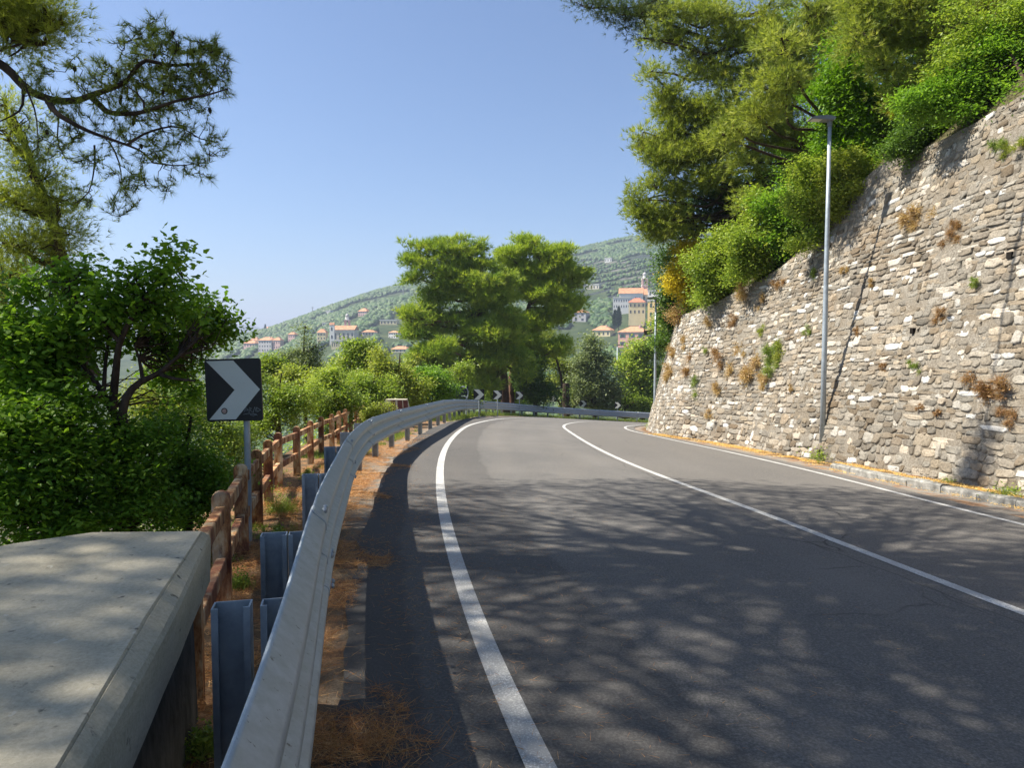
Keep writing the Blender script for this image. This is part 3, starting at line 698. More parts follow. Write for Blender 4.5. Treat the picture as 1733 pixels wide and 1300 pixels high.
def sign(label, top_c, w, h, rz, pole_base, tiltx=0.0, detail=False, group=None):
    root = thing('chevron_sign', pole_base, label, 'road sign', group)
    c = np.array(top_c) - np.array(pole_base)
    p1 = MB(); p2 = MB(); chev(p2, p1, w, h)
    pl = p1.build('plate', M['blackpaint'], root, local=True); ar = p2.build('chevron', M['greysheet'], root, local=True)
    for o_ in (pl, ar): o_.location = c; o_.rotation_euler = (0, tiltx, rz)
    mb = MB(); ztop = c[2] + h * .42
    off_ = .05
    px_, py_ = c[0] + (w * .18 if detail else 0), c[1] + off_
    mb.tube([(px_, py_, -.3), (px_, py_, ztop * .5), (px_, py_, ztop)], [.03] * 3, 12)
    mb.build('pole', M['polegrey'], root, local=True, smooth=False)
    mb = MB()
    for dz in (-.25, .25): mb.box(px_ - .09, px_ + .09, py_ - .045, py_ - .005, c[2] + dz * h - .015, c[2] + dz * h + .015)
    mb.build('bracket', M['polegrey'], root, local=True)
    if detail:
        mb = MB()
        for (cx, cz, rr, yy_) in ((-.36 * w * .5 - .0, -.335 * h, .031, -.0135),):
            mb.prism([(cx + rr * math.cos(t), cz + rr * math.sin(t)) for t in np.linspace(0, 2 * math.pi, 20, endpoint=False)], 'y', -.0145, -.0125)
        st = mb.build('sticker_rim', M['blackpaint'], root, local=True); st.location = c; st.rotation_euler = (0, tiltx, rz)
        mb = MB(); rr = .022; mb.prism([(cx + rr * math.cos(t), cz + rr * math.sin(t)) for t in np.linspace(0, 2 * math.pi, 20, endpoint=False)], 'y', -.0165, -.0145)
        st = mb.build('sticker', M['sticker'], root, local=True); st.location = c; st.rotation_euler = (0, tiltx, rz)
        # thin scratched graffiti tag
        mb = MB()
        stro = [[(.0, -.02), (.02, .03), (.045, .0), (.01, .0)], [(.05, -.03), (.055, .03), (.075, .02), (.06, 0), (.085, -.02)], [(.09, -.03), (.11, .035), (.12, -.02)], [(.125, .03), (.165, .0), (.13, -.02), (.125, .03)], [(-.01, -.045), (.05, -.035), (.12, -.045), (.13, -.06)], [(.06, -.05), (.09, -.06), (.12, -.05)]]
        for sk_ in stro:
            for a, b in zip(sk_[:-1], sk_[1:]):
                a = np.array([a[0] * 1.0 + w * .17, -.0125, a[1] * .9 - h * .33]); b = np.array([b[0] * 1.0 + w * .17, -.0125, b[1] * .9 - h * .33])
                d_ = b - a; L = np.linalg.norm(d_); n_ = np.array([-d_[2], 0, d_[0]]) / L * .0012
                mb.add([a - n_, b - n_, b + n_, a + n_], [(0, 1, 2, 3)])
        st = mb.build('scratched_tag', M['gpost'], root, local=True); st.location = c; st.rotation_euler = (0, tiltx, rz)
    return root
c0 = at(396, 660, 6.9)
pb = np.array([c0[0] + .11, c0[1] + .05, float(gz(np.array([c0[0]]), np.array([c0[1]]))[0])])
sign('large near black road sign with a grey chevron pointing right and a small round sticker', c0, .555, .61, math.radians(-3), (c0[0], c0[1], float(gz(c0[0:1], c0[1:2])[0])), math.radians(-1.6), True)
far = [(810.5, 668, 18.5, 38.5), (842, 668.5, 15.5, 47), (879, 669.5, 13.5, 54), (936, 674, 12, 60.5), (987.5, 683.3, 11.3, 64.5), (1045.5, 686, 10.8, 67)]
lab = ['chevron road sign next to the sign seen from behind above the far guardrail', 'chevron road sign just left of the thick pine trunk', 'chevron road sign just right of the thick pine trunk', 'chevron road sign left of the dark tree stump', 'chevron road sign right of the dark tree stump', 'chevron road sign nearest to the far street lamp']
for (x, y, sz, d), lb in zip(far, lab):
    c = at(x, y, d); w_ = sz / 1200 * d; z = float(gz(c[0:1], c[1:2])[0])
    sign(lb, c, w_, w_, math.radians(-12 if x > 900 else -4), (c[0], c[1], z), group='chevron signs along the far bend')
# sign seen from behind with curved bracket
c = at(782, 663.5, 37); z = float(gz(c[0:1], c[1:2])[0])
bs = thing('road_sign', (c[0], c[1], z), 'dark road sign seen from behind with a curved bracket left of the chevrons', 'road sign')
mb = MB(); w_ = .33; hz = c[2] - z
mb.prism([(-w_, -.31), (w_, -.31), (w_, .31), (-w_, .31)], 'y', -.01, .01); o = mb.build('plate', M['signback'], bs, local=True); o.location = (0, 0, hz)
mb = MB(); mb.tube([(.22, .0, -hz - .3), (.22, 0, -.5), (.22, 0, -.33)], [.035] * 3, 8); mb.tube([(-.02, -.04, .28), (.12, -.05, .27), (.24, -.05, .20), (.31, -.05, .05), (.31, -.05, -.15), (.25, -.04, -.35), (.22, 0, -.5)], [.028] * 7, 8)
mb.tube([(-.02, -.03, -.22), (.12, -.04, -.22), (.24, -.05, -.27)], [.022] * 3, 6)
mb.box(-.21, -.16, -.02, -.011, -.02, .05)
o = mb.build('bracket', M['polegrey'], bs, local=True); o.location = (0, 0, hz)

# ------------------------------------------------------------------ street lamps
def lamp(label, base, h, r0, r1, arm=-.55, rz=0.0, lean=0.0, col='polegrey'):
    root = thing('street_lamp', base, label, 'street lamp', 'street lamps', rz)
    mb = MB(); mb.tube([(0, 0, -.6), (0, 0, h * .3), (0, 0, h * .66), (0, 0, h)], [r0, r0 * .95, r0 * .8, r1], 14); o = mb.build('pole', M[col], root, local=True, smooth=True)
    mb = MB(); P = [(0.09, .02), (.06, .05), (-.1, .075), (arm * .7, .06), (arm, .02), (arm, -.005), (-.05, -.03), (.07, -.03)]
    mb.prism(P, 'y', -.13, .13); mb.tube([(0, 0, -.16), (0, 0, -.02)], [r1 * 1.35, r1 * 1.35], 12); hd = mb.build('lamp_head', M['lampgrey'], root, local=True); hd.location = (0, 0, h + .04)
    mb = MB(); mb.prism([(arm * .9, -.013), (arm * .45, -.026), (arm * .45, -.012), (arm * .9, -.004)], 'y', -.10, .10); ln = mb.build('lens', M['lens'], root, local=True); ln.location = (0, 0, h + .04)
    return root
P0 = wall_at(1392, 730)[0]; tz = at(1400, 205, P0[1])[2]
lamp('tall grey street lamp with a flat head standing against the stone wall', P0, tz - P0[2], .066, .042, -.50)
c = at(1108, 697, 31.5); z = float(zc(c[0], c[1])); tz = at(1108, 507, 31.5)[2]
lamp('distant street lamp beyond the end of the stone wall', (c[0], c[1], z), tz - z, .062, .04, -.42)
c = at(1044, 680, 74); z = float(gz(c[0:1], c[1:2])[0]); tz = at(1044, 585, 74)[2]
lamp('thin far street lamp pole in front of the pink house', (c[0], c[1], z), tz - z, .06, .045, .5)

# ------------------------------------------------------------------ foliage builders
def rdir(rg, n, up=0.0):
    d = rg.normal(size=(n, 3)); d[:, 2] += up; d /= np.linalg.norm(d, axis=1, keepdims=True) + 1e-9; return d
def leaf_geo(rg, P, size, hexa=False, flat=.6, asp=.5):
    n = len(P); nrm = rdir(rg, n) ; nrm[:, 2] = np.abs(nrm[:, 2]) + flat; nrm /= np.linalg.norm(nrm, axis=1, keepdims=True)
    a = np.cross(nrm, rdir(rg, n)); a /= np.linalg.norm(a, axis=1, keepdims=True) + 1e-9; b = np.cross(nrm, a)
    L = (size * rg.uniform(.65, 1.3, n))[:, None]; Wd = L * asp * .5
    if hexa:   # lobed leaf, gently folded
        pts = [P, P + a * L * .28 + b * Wd * .55 - nrm * L * .05, P + a * L * .52 + b * Wd * .62, P + a * L * .72 + b * Wd * 1.0 - nrm * L * .08, P + a * L + 0 * b - nrm * L * .1, P + a * L * .72 - b * Wd * 1.0 - nrm * L * .08, P + a * L * .52 - b * Wd * .62, P + a * L * .28 - b * Wd * .55 - nrm * L * .05]
        V = np.stack(pts, 1).reshape(-1, 3); k = 8
    else:
        V = np.stack([P, P + a * L * .5 + b * Wd - nrm * L * .06, P + a * L - nrm * L * .12, P + a * L * .5 - b * Wd - nrm * L * .06], 1).reshape(-1, 3); k = 4
    return V, np.arange(n * k).reshape(-1, k)
def needle_geo(rg, P, D, k, length, width, spread=.55):
    n = len(P); d = np.repeat(D, k, 0) + rg.normal(size=(n * k, 3)) * spread; d /= np.linalg.norm(d, axis=1, keepdims=True)
    p = np.repeat(P, k, 0); L = (length * rg.uniform(.6, 1.25, n * k))[:, None]
    s = np.cross(d, rdir(rg, n * k)); s /= np.linalg.norm(s, axis=1, keepdims=True) + 1e-9
    V = np.stack([p - s * width * .5, p + s * width * .5, p + d * L], 1).reshape(-1, 3)
    return V, np.arange(n * k * 3).reshape(-1, 3)
def in_blobs(rg, blobs, n, lo=.45):
    """blobs: rows (x,y,z,rx,ry,rz)"""
    B = np.asarray(blobs, float); w = (B[:, 3] * B[:, 5]) ** 1.0; w /= w.sum()
    k = rg.choice(len(B), n, p=w); d = rdir(rg, n); r = rg.uniform(lo ** 2, 1, n) ** .5 * np.where(rg.random(n) < .14, rg.uniform(1.0, 1.35, n), 1.0)
    return B[k, :3] + d * B[k, 3:] * r[:, None], k, d
def crown(rg, name, blobs, nclump, per, clump_r, kind, size, mt, parent, width=None, blades=9, lo=.45, flat=.6, squash=.6, up=.5, asp=.5, attrkind=None):
    Cc, bi, dr = in_blobs(rg, blobs, nclump, lo)
    cv = rg.random(nclump)
    P = np.repeat(Cc, per, 0) + rg.normal(size=(nclump * per, 3)) * np.array([1, 1, squash]) * clump_r * .5
    v = np.repeat(cv, per) * .6 + rg.random(nclump * per) * .4
    if kind == 'needle':
        D = P - np.repeat(Cc, per, 0); D /= np.linalg.norm(D, axis=1, keepdims=True) + 1e-9; D = D + np.repeat(dr, per, 0) * .5; D[:, 2] += up; D /= np.linalg.norm(D, axis=1, keepdims=True)
        V, Fc = needle_geo(rg, P, D, blades, size, width or size * .06); v = np.repeat(v, blades)
    else:
        V, Fc = leaf_geo(rg, P, size, kind == 'hex', flat, asp)
    o = mk(name, V, Fc, mt, parent, attrs=[('v', 'FACE', v)])
    if attrkind: o['kind'] = attrkind
    return Cc
def curve3(a, b, n, rg, sag=0.0, wob=.08):
    t = np.linspace(0, 1, n)[:, None]; L = np.linalg.norm(b - a)
    P = a + (b - a) * t + np.array([0, 0, 1]) * sag * L * np.sin(t * np.pi)
    w = rg.normal(size=(n, 3)) * wob * L / n ** .5; w[0] = 0; w[-1] = 0
    return P + w
def limbs(rg, trunk, tr, blobs, Cc, r_limb, r_twig, maxtw=160, k=5):
    """trunk: list of points; returns tube geometry incl. limbs to every blob and twigs to clumps"""
    T = catmull(trunk, .25 if len(trunk) > 1 else 1); R = np.linspace(tr[0], tr[1], len(T)) * (1 + .06 * vnoise(np.arange(len(T)), np.zeros(len(T)), 2.0))
    R[0] *= 1.25
    paths = [(T, R)]; nodes = [T[len(T) // 3:]]
    for b in blobs:
        b = np.asarray(b[:3], float); d = np.linalg.norm(T[len(T) // 3:] - b + np.array([0, 0, .35 * np.linalg.norm(T[-1] - b)]), axis=1); a = T[len(T) // 3:][d.argmin()]
        if np.linalg.norm(a - b) < .15: continue
        P = catmull(curve3(a, b, 5, rg, -.08, .09), max(.08, np.linalg.norm(a - b) / 16)); paths.append((P, np.linspace(r_limb, r_limb * .3, len(P)))); nodes.append(catmull(P, .3 * max(.3, np.linalg.norm(a - b) / 4)))
    N_ = np.vstack(nodes)
    idx = rg.permutation(len(Cc))[:maxtw]
    for c in Cc[idx]:
        d = np.linalg.norm(N_ - c, axis=1); a = N_[d.argmin()]
        paths.append((curve3(a, c, 4, rg, .02, .12), np.linspace(r_twig, r_twig * .3, 4)))
    return tube_geo(paths, k)
def bl(spec, D):
    """(px,py,r[,dd[,sx,sz]]) in photo pixels at distance D -> world ellipsoids with real depth"""
    out = []
    for s in spec:
        px, py, r = s[:3]; dd = s[3] if len(s) > 3 else 0; sx = s[4] if len(s) > 4 else 1; sz = s[5] if len(s) > 5 else 1
        c = at(px, py, D + dd); w = r * (D + dd) / F0; out.append((*c, w * sx, w * .9, w * sz))
    return out
_tid = [0]
def tree(name, label, cat, spec, D, kind, size, mt, nclump, per, clump_r, trunk=None, tr=(.12, .03), bark='bark', group=None, base=None, rl=None, maxtw=120, dens=1.0, **kw):
    _tid[0] += 1; rg = np.random.default_rng(100 + _tid[0])
    blobs = bl(spec, D) if spec and len(spec[0]) < 7 and not isinstance(spec[0], np.ndarray) else spec
    if kind != 'needle':
        nb_ = []
        for b in blobs:
            b = np.array(b); nb_.append(tuple(b * [1, 1, 1, .7, .7, .7]))
            for _ in range(4):
                d_ = rdir(rg, 1, .25)[0]; f_ = rg.uniform(.28, .55); nb_.append(tuple(np.r_[b[:3] + d_ * b[3:] * rg.uniform(.7, 1.15), b[3:] * f_]))
        blobs = nb_
    else:
        nb_ = []
        for b in blobs:
            b = np.array(b)
            for _ in range(5):
                d_ = rdir(rg, 1)[0]; f_ = rg.uniform(.45, .75); nb_.append(tuple(np.r_[b[:3] + d_ * b[3:] * rg.uniform(.2, .85), b[3:] * f_ * [1.15, 1.15, .55]]))
        blobs = nb_
    B = np.array(blobs); cx, cy, cz = B[:, 0].mean(), B[:, 1].mean(), B[:, 2].mean()
    if trunk is None:
        bx, by = (cx, cy) if base is None else base
        g = float(gz(np.array([bx]), np.array([by]))[0])
        zt = B[:, 2].max()
        trunk = [(bx, by, g - .2), (bx + .05, by, g + (cz - g) * .45), (cx, cy, cz), (cx + .1, cy, zt)]
    root = thing(name, trunk[0], label, cat, group)
    Cc = crown(rg, 'crown', blobs, int(nclump * dens), per, clump_r, kind, size, M[mt], root, **kw)
    V, Fc = limbs(rg, trunk, tr, blobs[::2] if kind != 'needle' else blobs[::3], Cc, rl or tr[0] * .45, max(.006, tr[0] * .10), maxtw)
    mk('trunk', V, Fc, M[bark], root, smooth=True)
    return root

# ------------------------------------------------------------------ left: near oak, shrubs, pines
OAKB = [(55, 590, 62), (110, 560, 55), (60, 500, 42, .4), (120, 470, 34, .2), (150, 455, 22), (185, 520, 46), (235, 520, 48), (290, 525, 45, .3), (335, 535, 40, .9), (368, 556, 26, 1.2), (392, 552, 16, 1.2), (200, 575, 36, .4), (270, 575, 34, .6), (318, 600, 26, .9), (90, 640, 52), (40, 680, 50), (130, 690, 40, -.2), (285, 630, 22, .9), (318, 665, 24, 1.2), (348, 550, 26, 1.0), (290, 432, 15), (300, 448, 14), (280, 470, 20), (228, 468, 20), (250, 490, 22), (20, 560, 50), (30, 640, 50)]
D0 = 6.6
def tp(l, D): return [tuple(at(a, b, D + (c[0] if c else 0))) for a, b, *c in l]
trk = tp([(212, 905), (205, 800), (198, 725), (205, 700)], D0)
rg = np.random.default_rng(42)
oak = thing('oak_tree', trk[0], 'leafy green oak tree with dark forked branches left of the near chevron sign', 'tree')
ob = bl(OAKB, D0)
Cc = crown(rg, 'crown', ob, 520, 36, .20, 'hex', .072, M['oak'], oak, lo=.1, flat=.5, squash=.7, asp=.60)
fork = [[(203, 715), (175, 668), (150, 630), (120, 598), (80, 570)], [(190, 690), (196, 630), (203, 580), (230, 525), (262, 480), (288, 440)], [(205, 712), (215, 670), (240, 645), (268, 632), (300, 605), (340, 570)], [(242, 645), (236, 610), (228, 585)],
        [(268, 632), (290, 640), (330, 645)], [(203, 580), (160, 530), (118, 480)], [(200, 790), (150, 740), (100, 700), (50, 660)], [(150, 630), (110, 640), (60, 640)], [(230, 525), (235, 490), (228, 468)], [(175, 668), (180, 600), (190, 540)]]
paths = [(catmull(trk, .15), np.linspace(.10, .06, len(catmull(trk, .15))))]
nodes = []
for k_, f_ in enumerate(fork):
    P = catmull([at(a, b, D0 + .12 * math.sin(k_ * 2.1 + i_)) for i_, (a, b) in enumerate(f_)], .1); r_ = .042 if k_ < 3 else .022
    paths.append((P, np.linspace(r_, .009, len(P)))); nodes.append(P)
Nn = np.vstack(nodes)
for c in Cc[:420]:
    a = Nn[np.linalg.norm(Nn - c, axis=1).argmin()]; paths.append((curve3(a, c, 4, rg, .03, .15), np.linspace(.008, .002, 4)))
V, Fc = tube_geo(paths, 6); mk('trunk', V, Fc, M['bark'], oak, smooth=True)
shr = [('dark_shrub', 'dense dark green shrub behind the left end of the concrete pillar', [(20, 760, 75), (70, 820, 75), (20, 860, 70), (110, 880, 55), (40, 720, 50)], 6.0, 'hex', 'oak', .065),
       ('dark_shrub', 'dense dark shrub right behind the concrete pillar under the oak', [(160, 790, 70), (190, 860, 60), (140, 860, 60), (240, 780, 55), (260, 860, 55), (200, 740, 40)], 6.4, 'leaf', 'oak', .052),
       ('dark_shrub', 'dark green shrub between the near fence end and the oak', [(300, 800, 50), (290, 860, 50), (330, 860, 40), (340, 790, 40), (300, 740, 40)], 7.2, 'leaf', 'oak', .05),
       ('sunlit_shrub', 'sunlit green shrub under the near chevron sign', [(365, 750, 46), (345, 720, 36), (380, 800, 44), (400, 740, 30, 1)], 11.0, 'leaf', 'bright', .045),
       ('sunlit_shrub', 'bright green shrub right of the near chevron sign', [(470, 680, 32), (500, 695, 32), (460, 710, 34), (520, 675, 28), (440, 720, 34), (440, 655, 24)], 15.5, 'leaf', 'bright', .06)]
for nm, lb, sp, D, kd, mt, sz in shr:
    tree(nm, lb, 'shrub', sp, D, kd, sz, mt, 300 if kd == 'hex' else 340, 50, .24, tr=(.05, .015), lo=.15, flat=.7, group='shrubs below the fence')
# yellow green sunlit slope seen under the oak
tree('sunlit_shrub', 'pale yellow green bush seen under the oak branches', 'shrub', [(270, 690, 50), (300, 650, 35), (240, 720, 40), (320, 700, 40)], 17, 'leaf', .07, 'yellowgreen', 260, 60, .5, tr=(.05, .02), group='shrubs below the fence')
# pine with the long bough reaching in from the left
D1 = 6.4
bough = thing('pine_tree', (-6.6, 6.9, float(gz(np.array([-6.6]), np.array([6.9]))[0])), 'tall pine whose long dark bough with fine needles reaches in at the upper left', 'tree', 'pines on the left side')
rg = np.random.default_rng(77)
segs_ = [([(-330, 20), (-120, 50), (0, 108), (45, 150), (85, 168), (125, 170), (155, 160), (188, 149), (215, 135), (232, 112), (248, 102), (285, 110), (330, 108)], .062, .012),
         ([(155, 164), (172, 180), (185, 190), (215, 192), (245, 188), (300, 170), (352, 160), (385, 150)], .03, .006), ([(80, 168), (95, 190), (112, 202), (150, 222), (200, 240), (240, 256), (258, 275)], .028, .006),
         ([(215, 245), (250, 224), (300, 214), (340, 235), (370, 240)], .012, .004), ([(185, 240), (200, 270), (205, 310), (190, 340)], .009, .003), ([(160, 246), (160, 280), (150, 325), (125, 345)], .010, .003),
         ([(245, 190), (240, 165), (215, 145)], .012, .004), ([(258, 275), (300, 280), (345, 275)], .008, .003), ([(100, 195), (98, 240), (115, 275)], .008, .003), ([(40, 150), (35, 185), (0, 205)], .016, .005), ([(45, 150), (60, 190), (65, 240)], .010, .003),
         ([(-120, 50), (-60, 10), (20, -20), (60, -50)], .03, .01), ([(352, 160), (370, 130), (390, 100)], .006, .003), ([(285, 110), (300, 80), (290, 55)], .007, .003)]
paths = []; nodes = []
tkp = catmull([(-6.6, 6.9, float(bough.location[2]) - .3), (-6.5, 6.8, 1), (-6.3, 6.7, 4.6), (-5.9, 6.8, 8), (-5.2, 7.2, 11.2)], .3)
paths.append((tkp, np.linspace(.26, .12, len(tkp))))
for k_, (s_, ra, rb) in enumerate(segs_):
    P = catmull([at(a, b, D1 + .22 * math.sin(k_ * 1.7 + i_ * .55)) for i_, (a, b) in enumerate(s_)], .08); paths.append((P, np.linspace(ra, rb, len(P)))); nodes.append(P)
paths.append((catmull([tkp[len(tkp) // 2], at(-330, 20, D1)], .2), .07))
bs_ = [(300, 110, 70, 0, 1, .8), (350, 110, 45), (365, 90, 30), (250, 70, 48, .2), (215, 100, 40, -.2), (355, 155, 38), (300, 160, 52), (240, 160, 50, .2), (180, 130, 44, -.2), (140, 120, 36), (200, 200, 55), (260, 225, 60), (330, 235, 45), (370, 245, 22), (340, 285, 32), (270, 290, 45), (200, 300, 52), (140, 250, 44), (90, 215, 44), (120, 180, 34), (130, 330, 28), (200, 350, 26), (230, 330, 22), (60, 130, 36), (270, 60, 30), (60, 260, 30)]
Bb = np.array(bl(bs_, D1)); Bb[:, 4] *= .8
dens = np.array([1.5, 1.4, 1, 1, .8, 1.1, 1.3, 1.2, 1.1, 1, .9, .8, .8, .8, .7, .7, .7, .7, .8, 1, .7, .8, .7, 1.1, .9, .7])
Cl = []
for b_, dn in zip(Bb, dens):
    n_ = int(dn * 780 * b_[3] * b_[5]); d_ = rdir(rg, n_); Cl.append(b_[:3] + d_ * b_[3:] * rg.uniform(.1, 1, n_)[:, None] ** .5)
Cl = np.vstack(Cl)
Nn = np.vstack(nodes); dirs = []; endpts = []
for c in Cl:
    dd = np.linalg.norm(Nn - c, axis=1); a = Nn[dd.argmin()]
    P = curve3(a, c, 5, rg, .06, .25); paths.append((P, np.linspace(.0042, .0018, 5))); e_ = P[-1] - P[-2]; dirs.append(e_ / (np.linalg.norm(e_) + 1e-9)); endpts.append(c)
    if rg.random() < .5: Nn = np.vstack([Nn, P[2:4]])
V, Fc = tube_geo(paths, 5); mk('trunk', V, Fc, M['bark'], bough, smooth=True)
E_ = np.array(endpts); Dd = np.array(dirs)
P = np.concatenate([E_, E_ - Dd * .035, E_ - Dd * .07]); Dx = np.concatenate([Dd] * 3); Dx = Dx + np.array([0, 0, .25]); Dx /= np.linalg.norm(Dx, axis=1, keepdims=True)
V, Fc = needle_geo(rg, P, Dx, 13, .085, .0038, .50)
mk('crown', V, Fc, M['pine_olive'], bough, attrs=[('v', 'FACE', np.repeat(np.tile(rg.random(len(E_)), 3), 13) * .5 + .2 * rg.random(len(P) * 13))])
# cones
mb = MB()
for c in Cl[rg.permutation(len(Cl))[:22]]: mb.tube([c + (0, 0, .02), c + (0, 0, .008), c + (0, 0, -.012), c + (0, 0, -.03)], [.006, .015, .013, .003], 7)
mb.build('cones', M['cone'], bough)['kind'] = 'stuff'
# high canopy of the same pine and its neighbour, out of frame, shading the near road
def canopy(parent, seed, ctr, rad, n, hz, size=.22, per=9, drop=(.5, 1)):
    rg = np.random.default_rng(seed); ang_ = rg.uniform(0, 2 * np.pi, n); rr = rad * rg.uniform(0, 1, n) ** .5
    x = ctr[0] + rr * np.cos(ang_) * 1.0; y = ctr[1] + rr * np.sin(ang_); z = hz + 1.1 * (1 - (rr / rad) ** 2) + rg.normal(0, .35, n)
    keep = (vnoise(x, y, 1.7, seed) > -.52) | ((x < -6.6) & (vnoise(x, y, .9, seed) > -.6))
    Cc = np.stack([x, y, z], 1)[keep]
    P = np.repeat(Cc, per, 0) + rg.normal(size=(len(Cc) * per, 3)) * [.28, .28, .15]; D = rdir(rg, len(P), .9)
    V, Fc = needle_geo(rg, P, D, 9, size, .013, .6)
    mk('canopy', V, Fc, M['pine'], parent, attrs=[('v', 'FACE', np.repeat(rg.random(len(P)), 9))]); return Cc
top_ = tkp[-1]
CA = canopy(bough, 5, (-5.6, 6.3), 6.6, 2350, 10.8)
pth = []
for c in CA[::9]: pth.append((curve3(top_ + np.array([0, 0, -1.2]), c, 7, rg, -.05, .12), np.linspace(.05, .008, 7)))
V, Fc = tube_geo(pth, 5); mk('limbs', V, Fc, M['bark'], bough, smooth=True)
# second off-frame pine just behind the viewer's left
gx_ = float(gz(np.array([-6.0]), np.array([.5]))[0])
pb2 = thing('pine_tree', (-6.0, .5, gx_), 'tall pine outside the left edge whose crown shades the near road', 'tree', 'pines on the left side')
rg = np.random.default_rng(9); tk2 = catmull([(-6.0, .5, gx_ - .2), (-5.8, .6, 4), (-5.2, 1.2, 8), (-4.6, 2, 10.5)], .3)
CA = canopy(pb2, 8, (-6.4, 1.4), 6.8, 2150, 10.8)
pth = [(tk2, np.linspace(.24, .1, len(tk2)))] + [(curve3(tk2[-4], c, 7, rg, -.05, .12), np.linspace(.05, .008, 7)) for c in CA[::9]]
V, Fc = tube_geo(pth, 5); mk('trunk', V, Fc, M['bark'], pb2, smooth=True)
# pines standing further left
tree('pine_tree', 'leaning pine with a bare grey trunk at the left edge behind the oak', 'tree', [(25, 235, 50, 0, 1, .8), (60, 300, 46), (20, 330, 50), (75, 345, 40, .5), (105, 385, 32), (25, 410, 46), (70, 420, 36, .4), (0, 470, 40), (100, 330, 24), (15, 175, 34)], 11.5, 'needle', .13, 'pine_olive', 430, 12, .42,
     trunk=tp([(150, 640), (112, 480), (95, 400), (72, 330), (40, 240)], 11.8), tr=(.16, .05), maxtw=260, blades=8, width=.008, group='pines on the left side')
tree('pine_tree', 'pine crown hanging in at the top left corner above the bough', 'tree', [(30, 15, 48, 0, 1, .8), (85, 25, 34), (15, 60, 44), (70, 60, 26), (105, 40, 18), (-20, 20, 60)], 8.5, 'needle', .11, 'pine_olive', 260, 12, .32,
     trunk=[tuple(at(-420, 560, 8.6)), tuple(at(-400, 300, 8.6)), tuple(at(-260, 60, 8.5)), tuple(at(10, 40, 8.5))], tr=(.2, .03), maxtw=160, blades=9, width=.006, group='pines on the left side')
tree('pine_tree', 'far pine at the left edge beside the oak with thin bare limbs', 'tree', [(10, 480, 40), (-20, 540, 50), (30, 450, 28)], 14, 'needle', .13, 'pine', 160, 12, .4, trunk=tp([(8, 700), (6, 560), (2, 470), (0, 420)], 14), tr=(.15, .05), maxtw=60, blades=8, width=.009, group='pines on the left side')

# ------------------------------------------------------------------ middle distance shrubs and trees below the road
G1 = 'trees and shrubs below the bend'
mid = [('shrub', 'rounded green shrub behind the fence right of the near sign', [(560, 665, 34), (590, 680, 30), (535, 690, 34), (575, 700, 26)], 21, 'bright', .075, 240),
       ('shrub', 'yellow green shrub with tangled bare twigs behind the fence', [(545, 656, 22), (520, 650, 20), (500, 642, 20), (480, 650, 20)], 25, 'yellowgreen', .085, 220),
       ('shrub', 'bright shrub just left of the striped concrete block', [(620, 670, 30), (650, 665, 28), (635, 690, 24), (600, 650, 26)], 27, 'bright', .085, 260),
       ('shrub', 'yellowish shrub above the striped concrete block', [(660, 640, 28), (690, 650, 28), (640, 620, 26), (700, 675, 22)], 32, 'yellowgreen', .10, 260),
       ('shrub', 'dark green shrub right of the striped concrete block', [(720, 660, 28), (750, 670, 24), (735, 640, 24), (700, 680, 18)], 35, 'oak', .11, 240),
       ('shrub', 'light green shrub behind the sign seen from behind', [(765, 650, 24), (785, 640, 22), (750, 680, 18), (800, 665, 16), (790, 680, 14)], 43, 'bright', .12, 240),
       ('tree', 'green tree with a dark forked trunk in front of the left church', [(605, 603, 20), (580, 615, 18), (628, 606, 18), (595, 635, 24), (625, 590, 10), (612, 582, 9), (560, 640, 18)], 38, 'bright', .13, 300),
       ('tree', 'pale sparse tree with bare upper branches left of the left church', [(510, 608, 20), (530, 615, 18), (490, 620, 20), (517, 580, 10), (513, 560, 7), (534, 592, 9)], 34, 'olive', .10, 150),
       ('tree', 'low olive green tree above the near chevron sign', [(470, 626, 18), (450, 635, 16), (490, 645, 18)], 30, 'bright', .11, 200),
       ('tree', 'yellow green tree below the left hill town', [(660, 628, 22), (690, 635, 22), (640, 650, 20), (705, 615, 16)], 52, 'yellowgreen', .16, 260),
       ('tree', 'pale tree with thin stems before the far hillside', [(540, 648, 20), (580, 655, 20), (610, 648, 20), (560, 632, 12)], 46, 'yellowgreen', .15, 220),
       ('shrub', 'tall leafy weeds at the fence left of the striped block', [(640, 700, 14), (655, 690, 10), (622, 706, 12)], 22, 'yellowgreen', .05, 120),
       ('tree', 'dark leafy bush between the pine trunks and the stump', [(905, 640, 26), (890, 655, 18), (920, 655, 18), (905, 615, 16), (900, 675, 14), (915, 680, 12)], 58, 'darkleaf', .17, 260),
       ('tree', 'tall olive green tree between the stump and the far lamp', [(1005, 600, 18), (990, 625, 22), (1020, 625, 22), (1010, 655, 30), (985, 660, 22), (1035, 655, 20), (1010, 685, 26), (1000, 580, 12)], 70, 'olive', .22, 380),
       ('tree', 'rounded green tree left of the far street lamp', [(1075, 600, 26), (1095, 625, 28), (1060, 625, 20), (1085, 650, 30), (1110, 590, 24), (1065, 670, 22), (1100, 680, 26), (1120, 560, 22)], 74, 'pine_far', .26, 420),
       ('shrub', 'light yellow bush behind the dark tree stump', [(945, 640, 20), (965, 625, 18), (935, 665, 16), (975, 660, 20), (960, 685, 16), (940, 610, 16)], 72, 'yellowgreen', .2, 220),
       ('shrub', 'low green bushes behind the last two chevron signs', [(1045, 680, 20), (1075, 690, 16), (1010, 690, 14), (1100, 695, 10)], 72, 'bright', .18, 180),
       ('shrub', 'green bush behind the thick pine trunk at the far rail', [(860, 660, 26), (830, 650, 26), (880, 680, 14), (840, 680, 16)], 62, 'bright', .18, 240)]
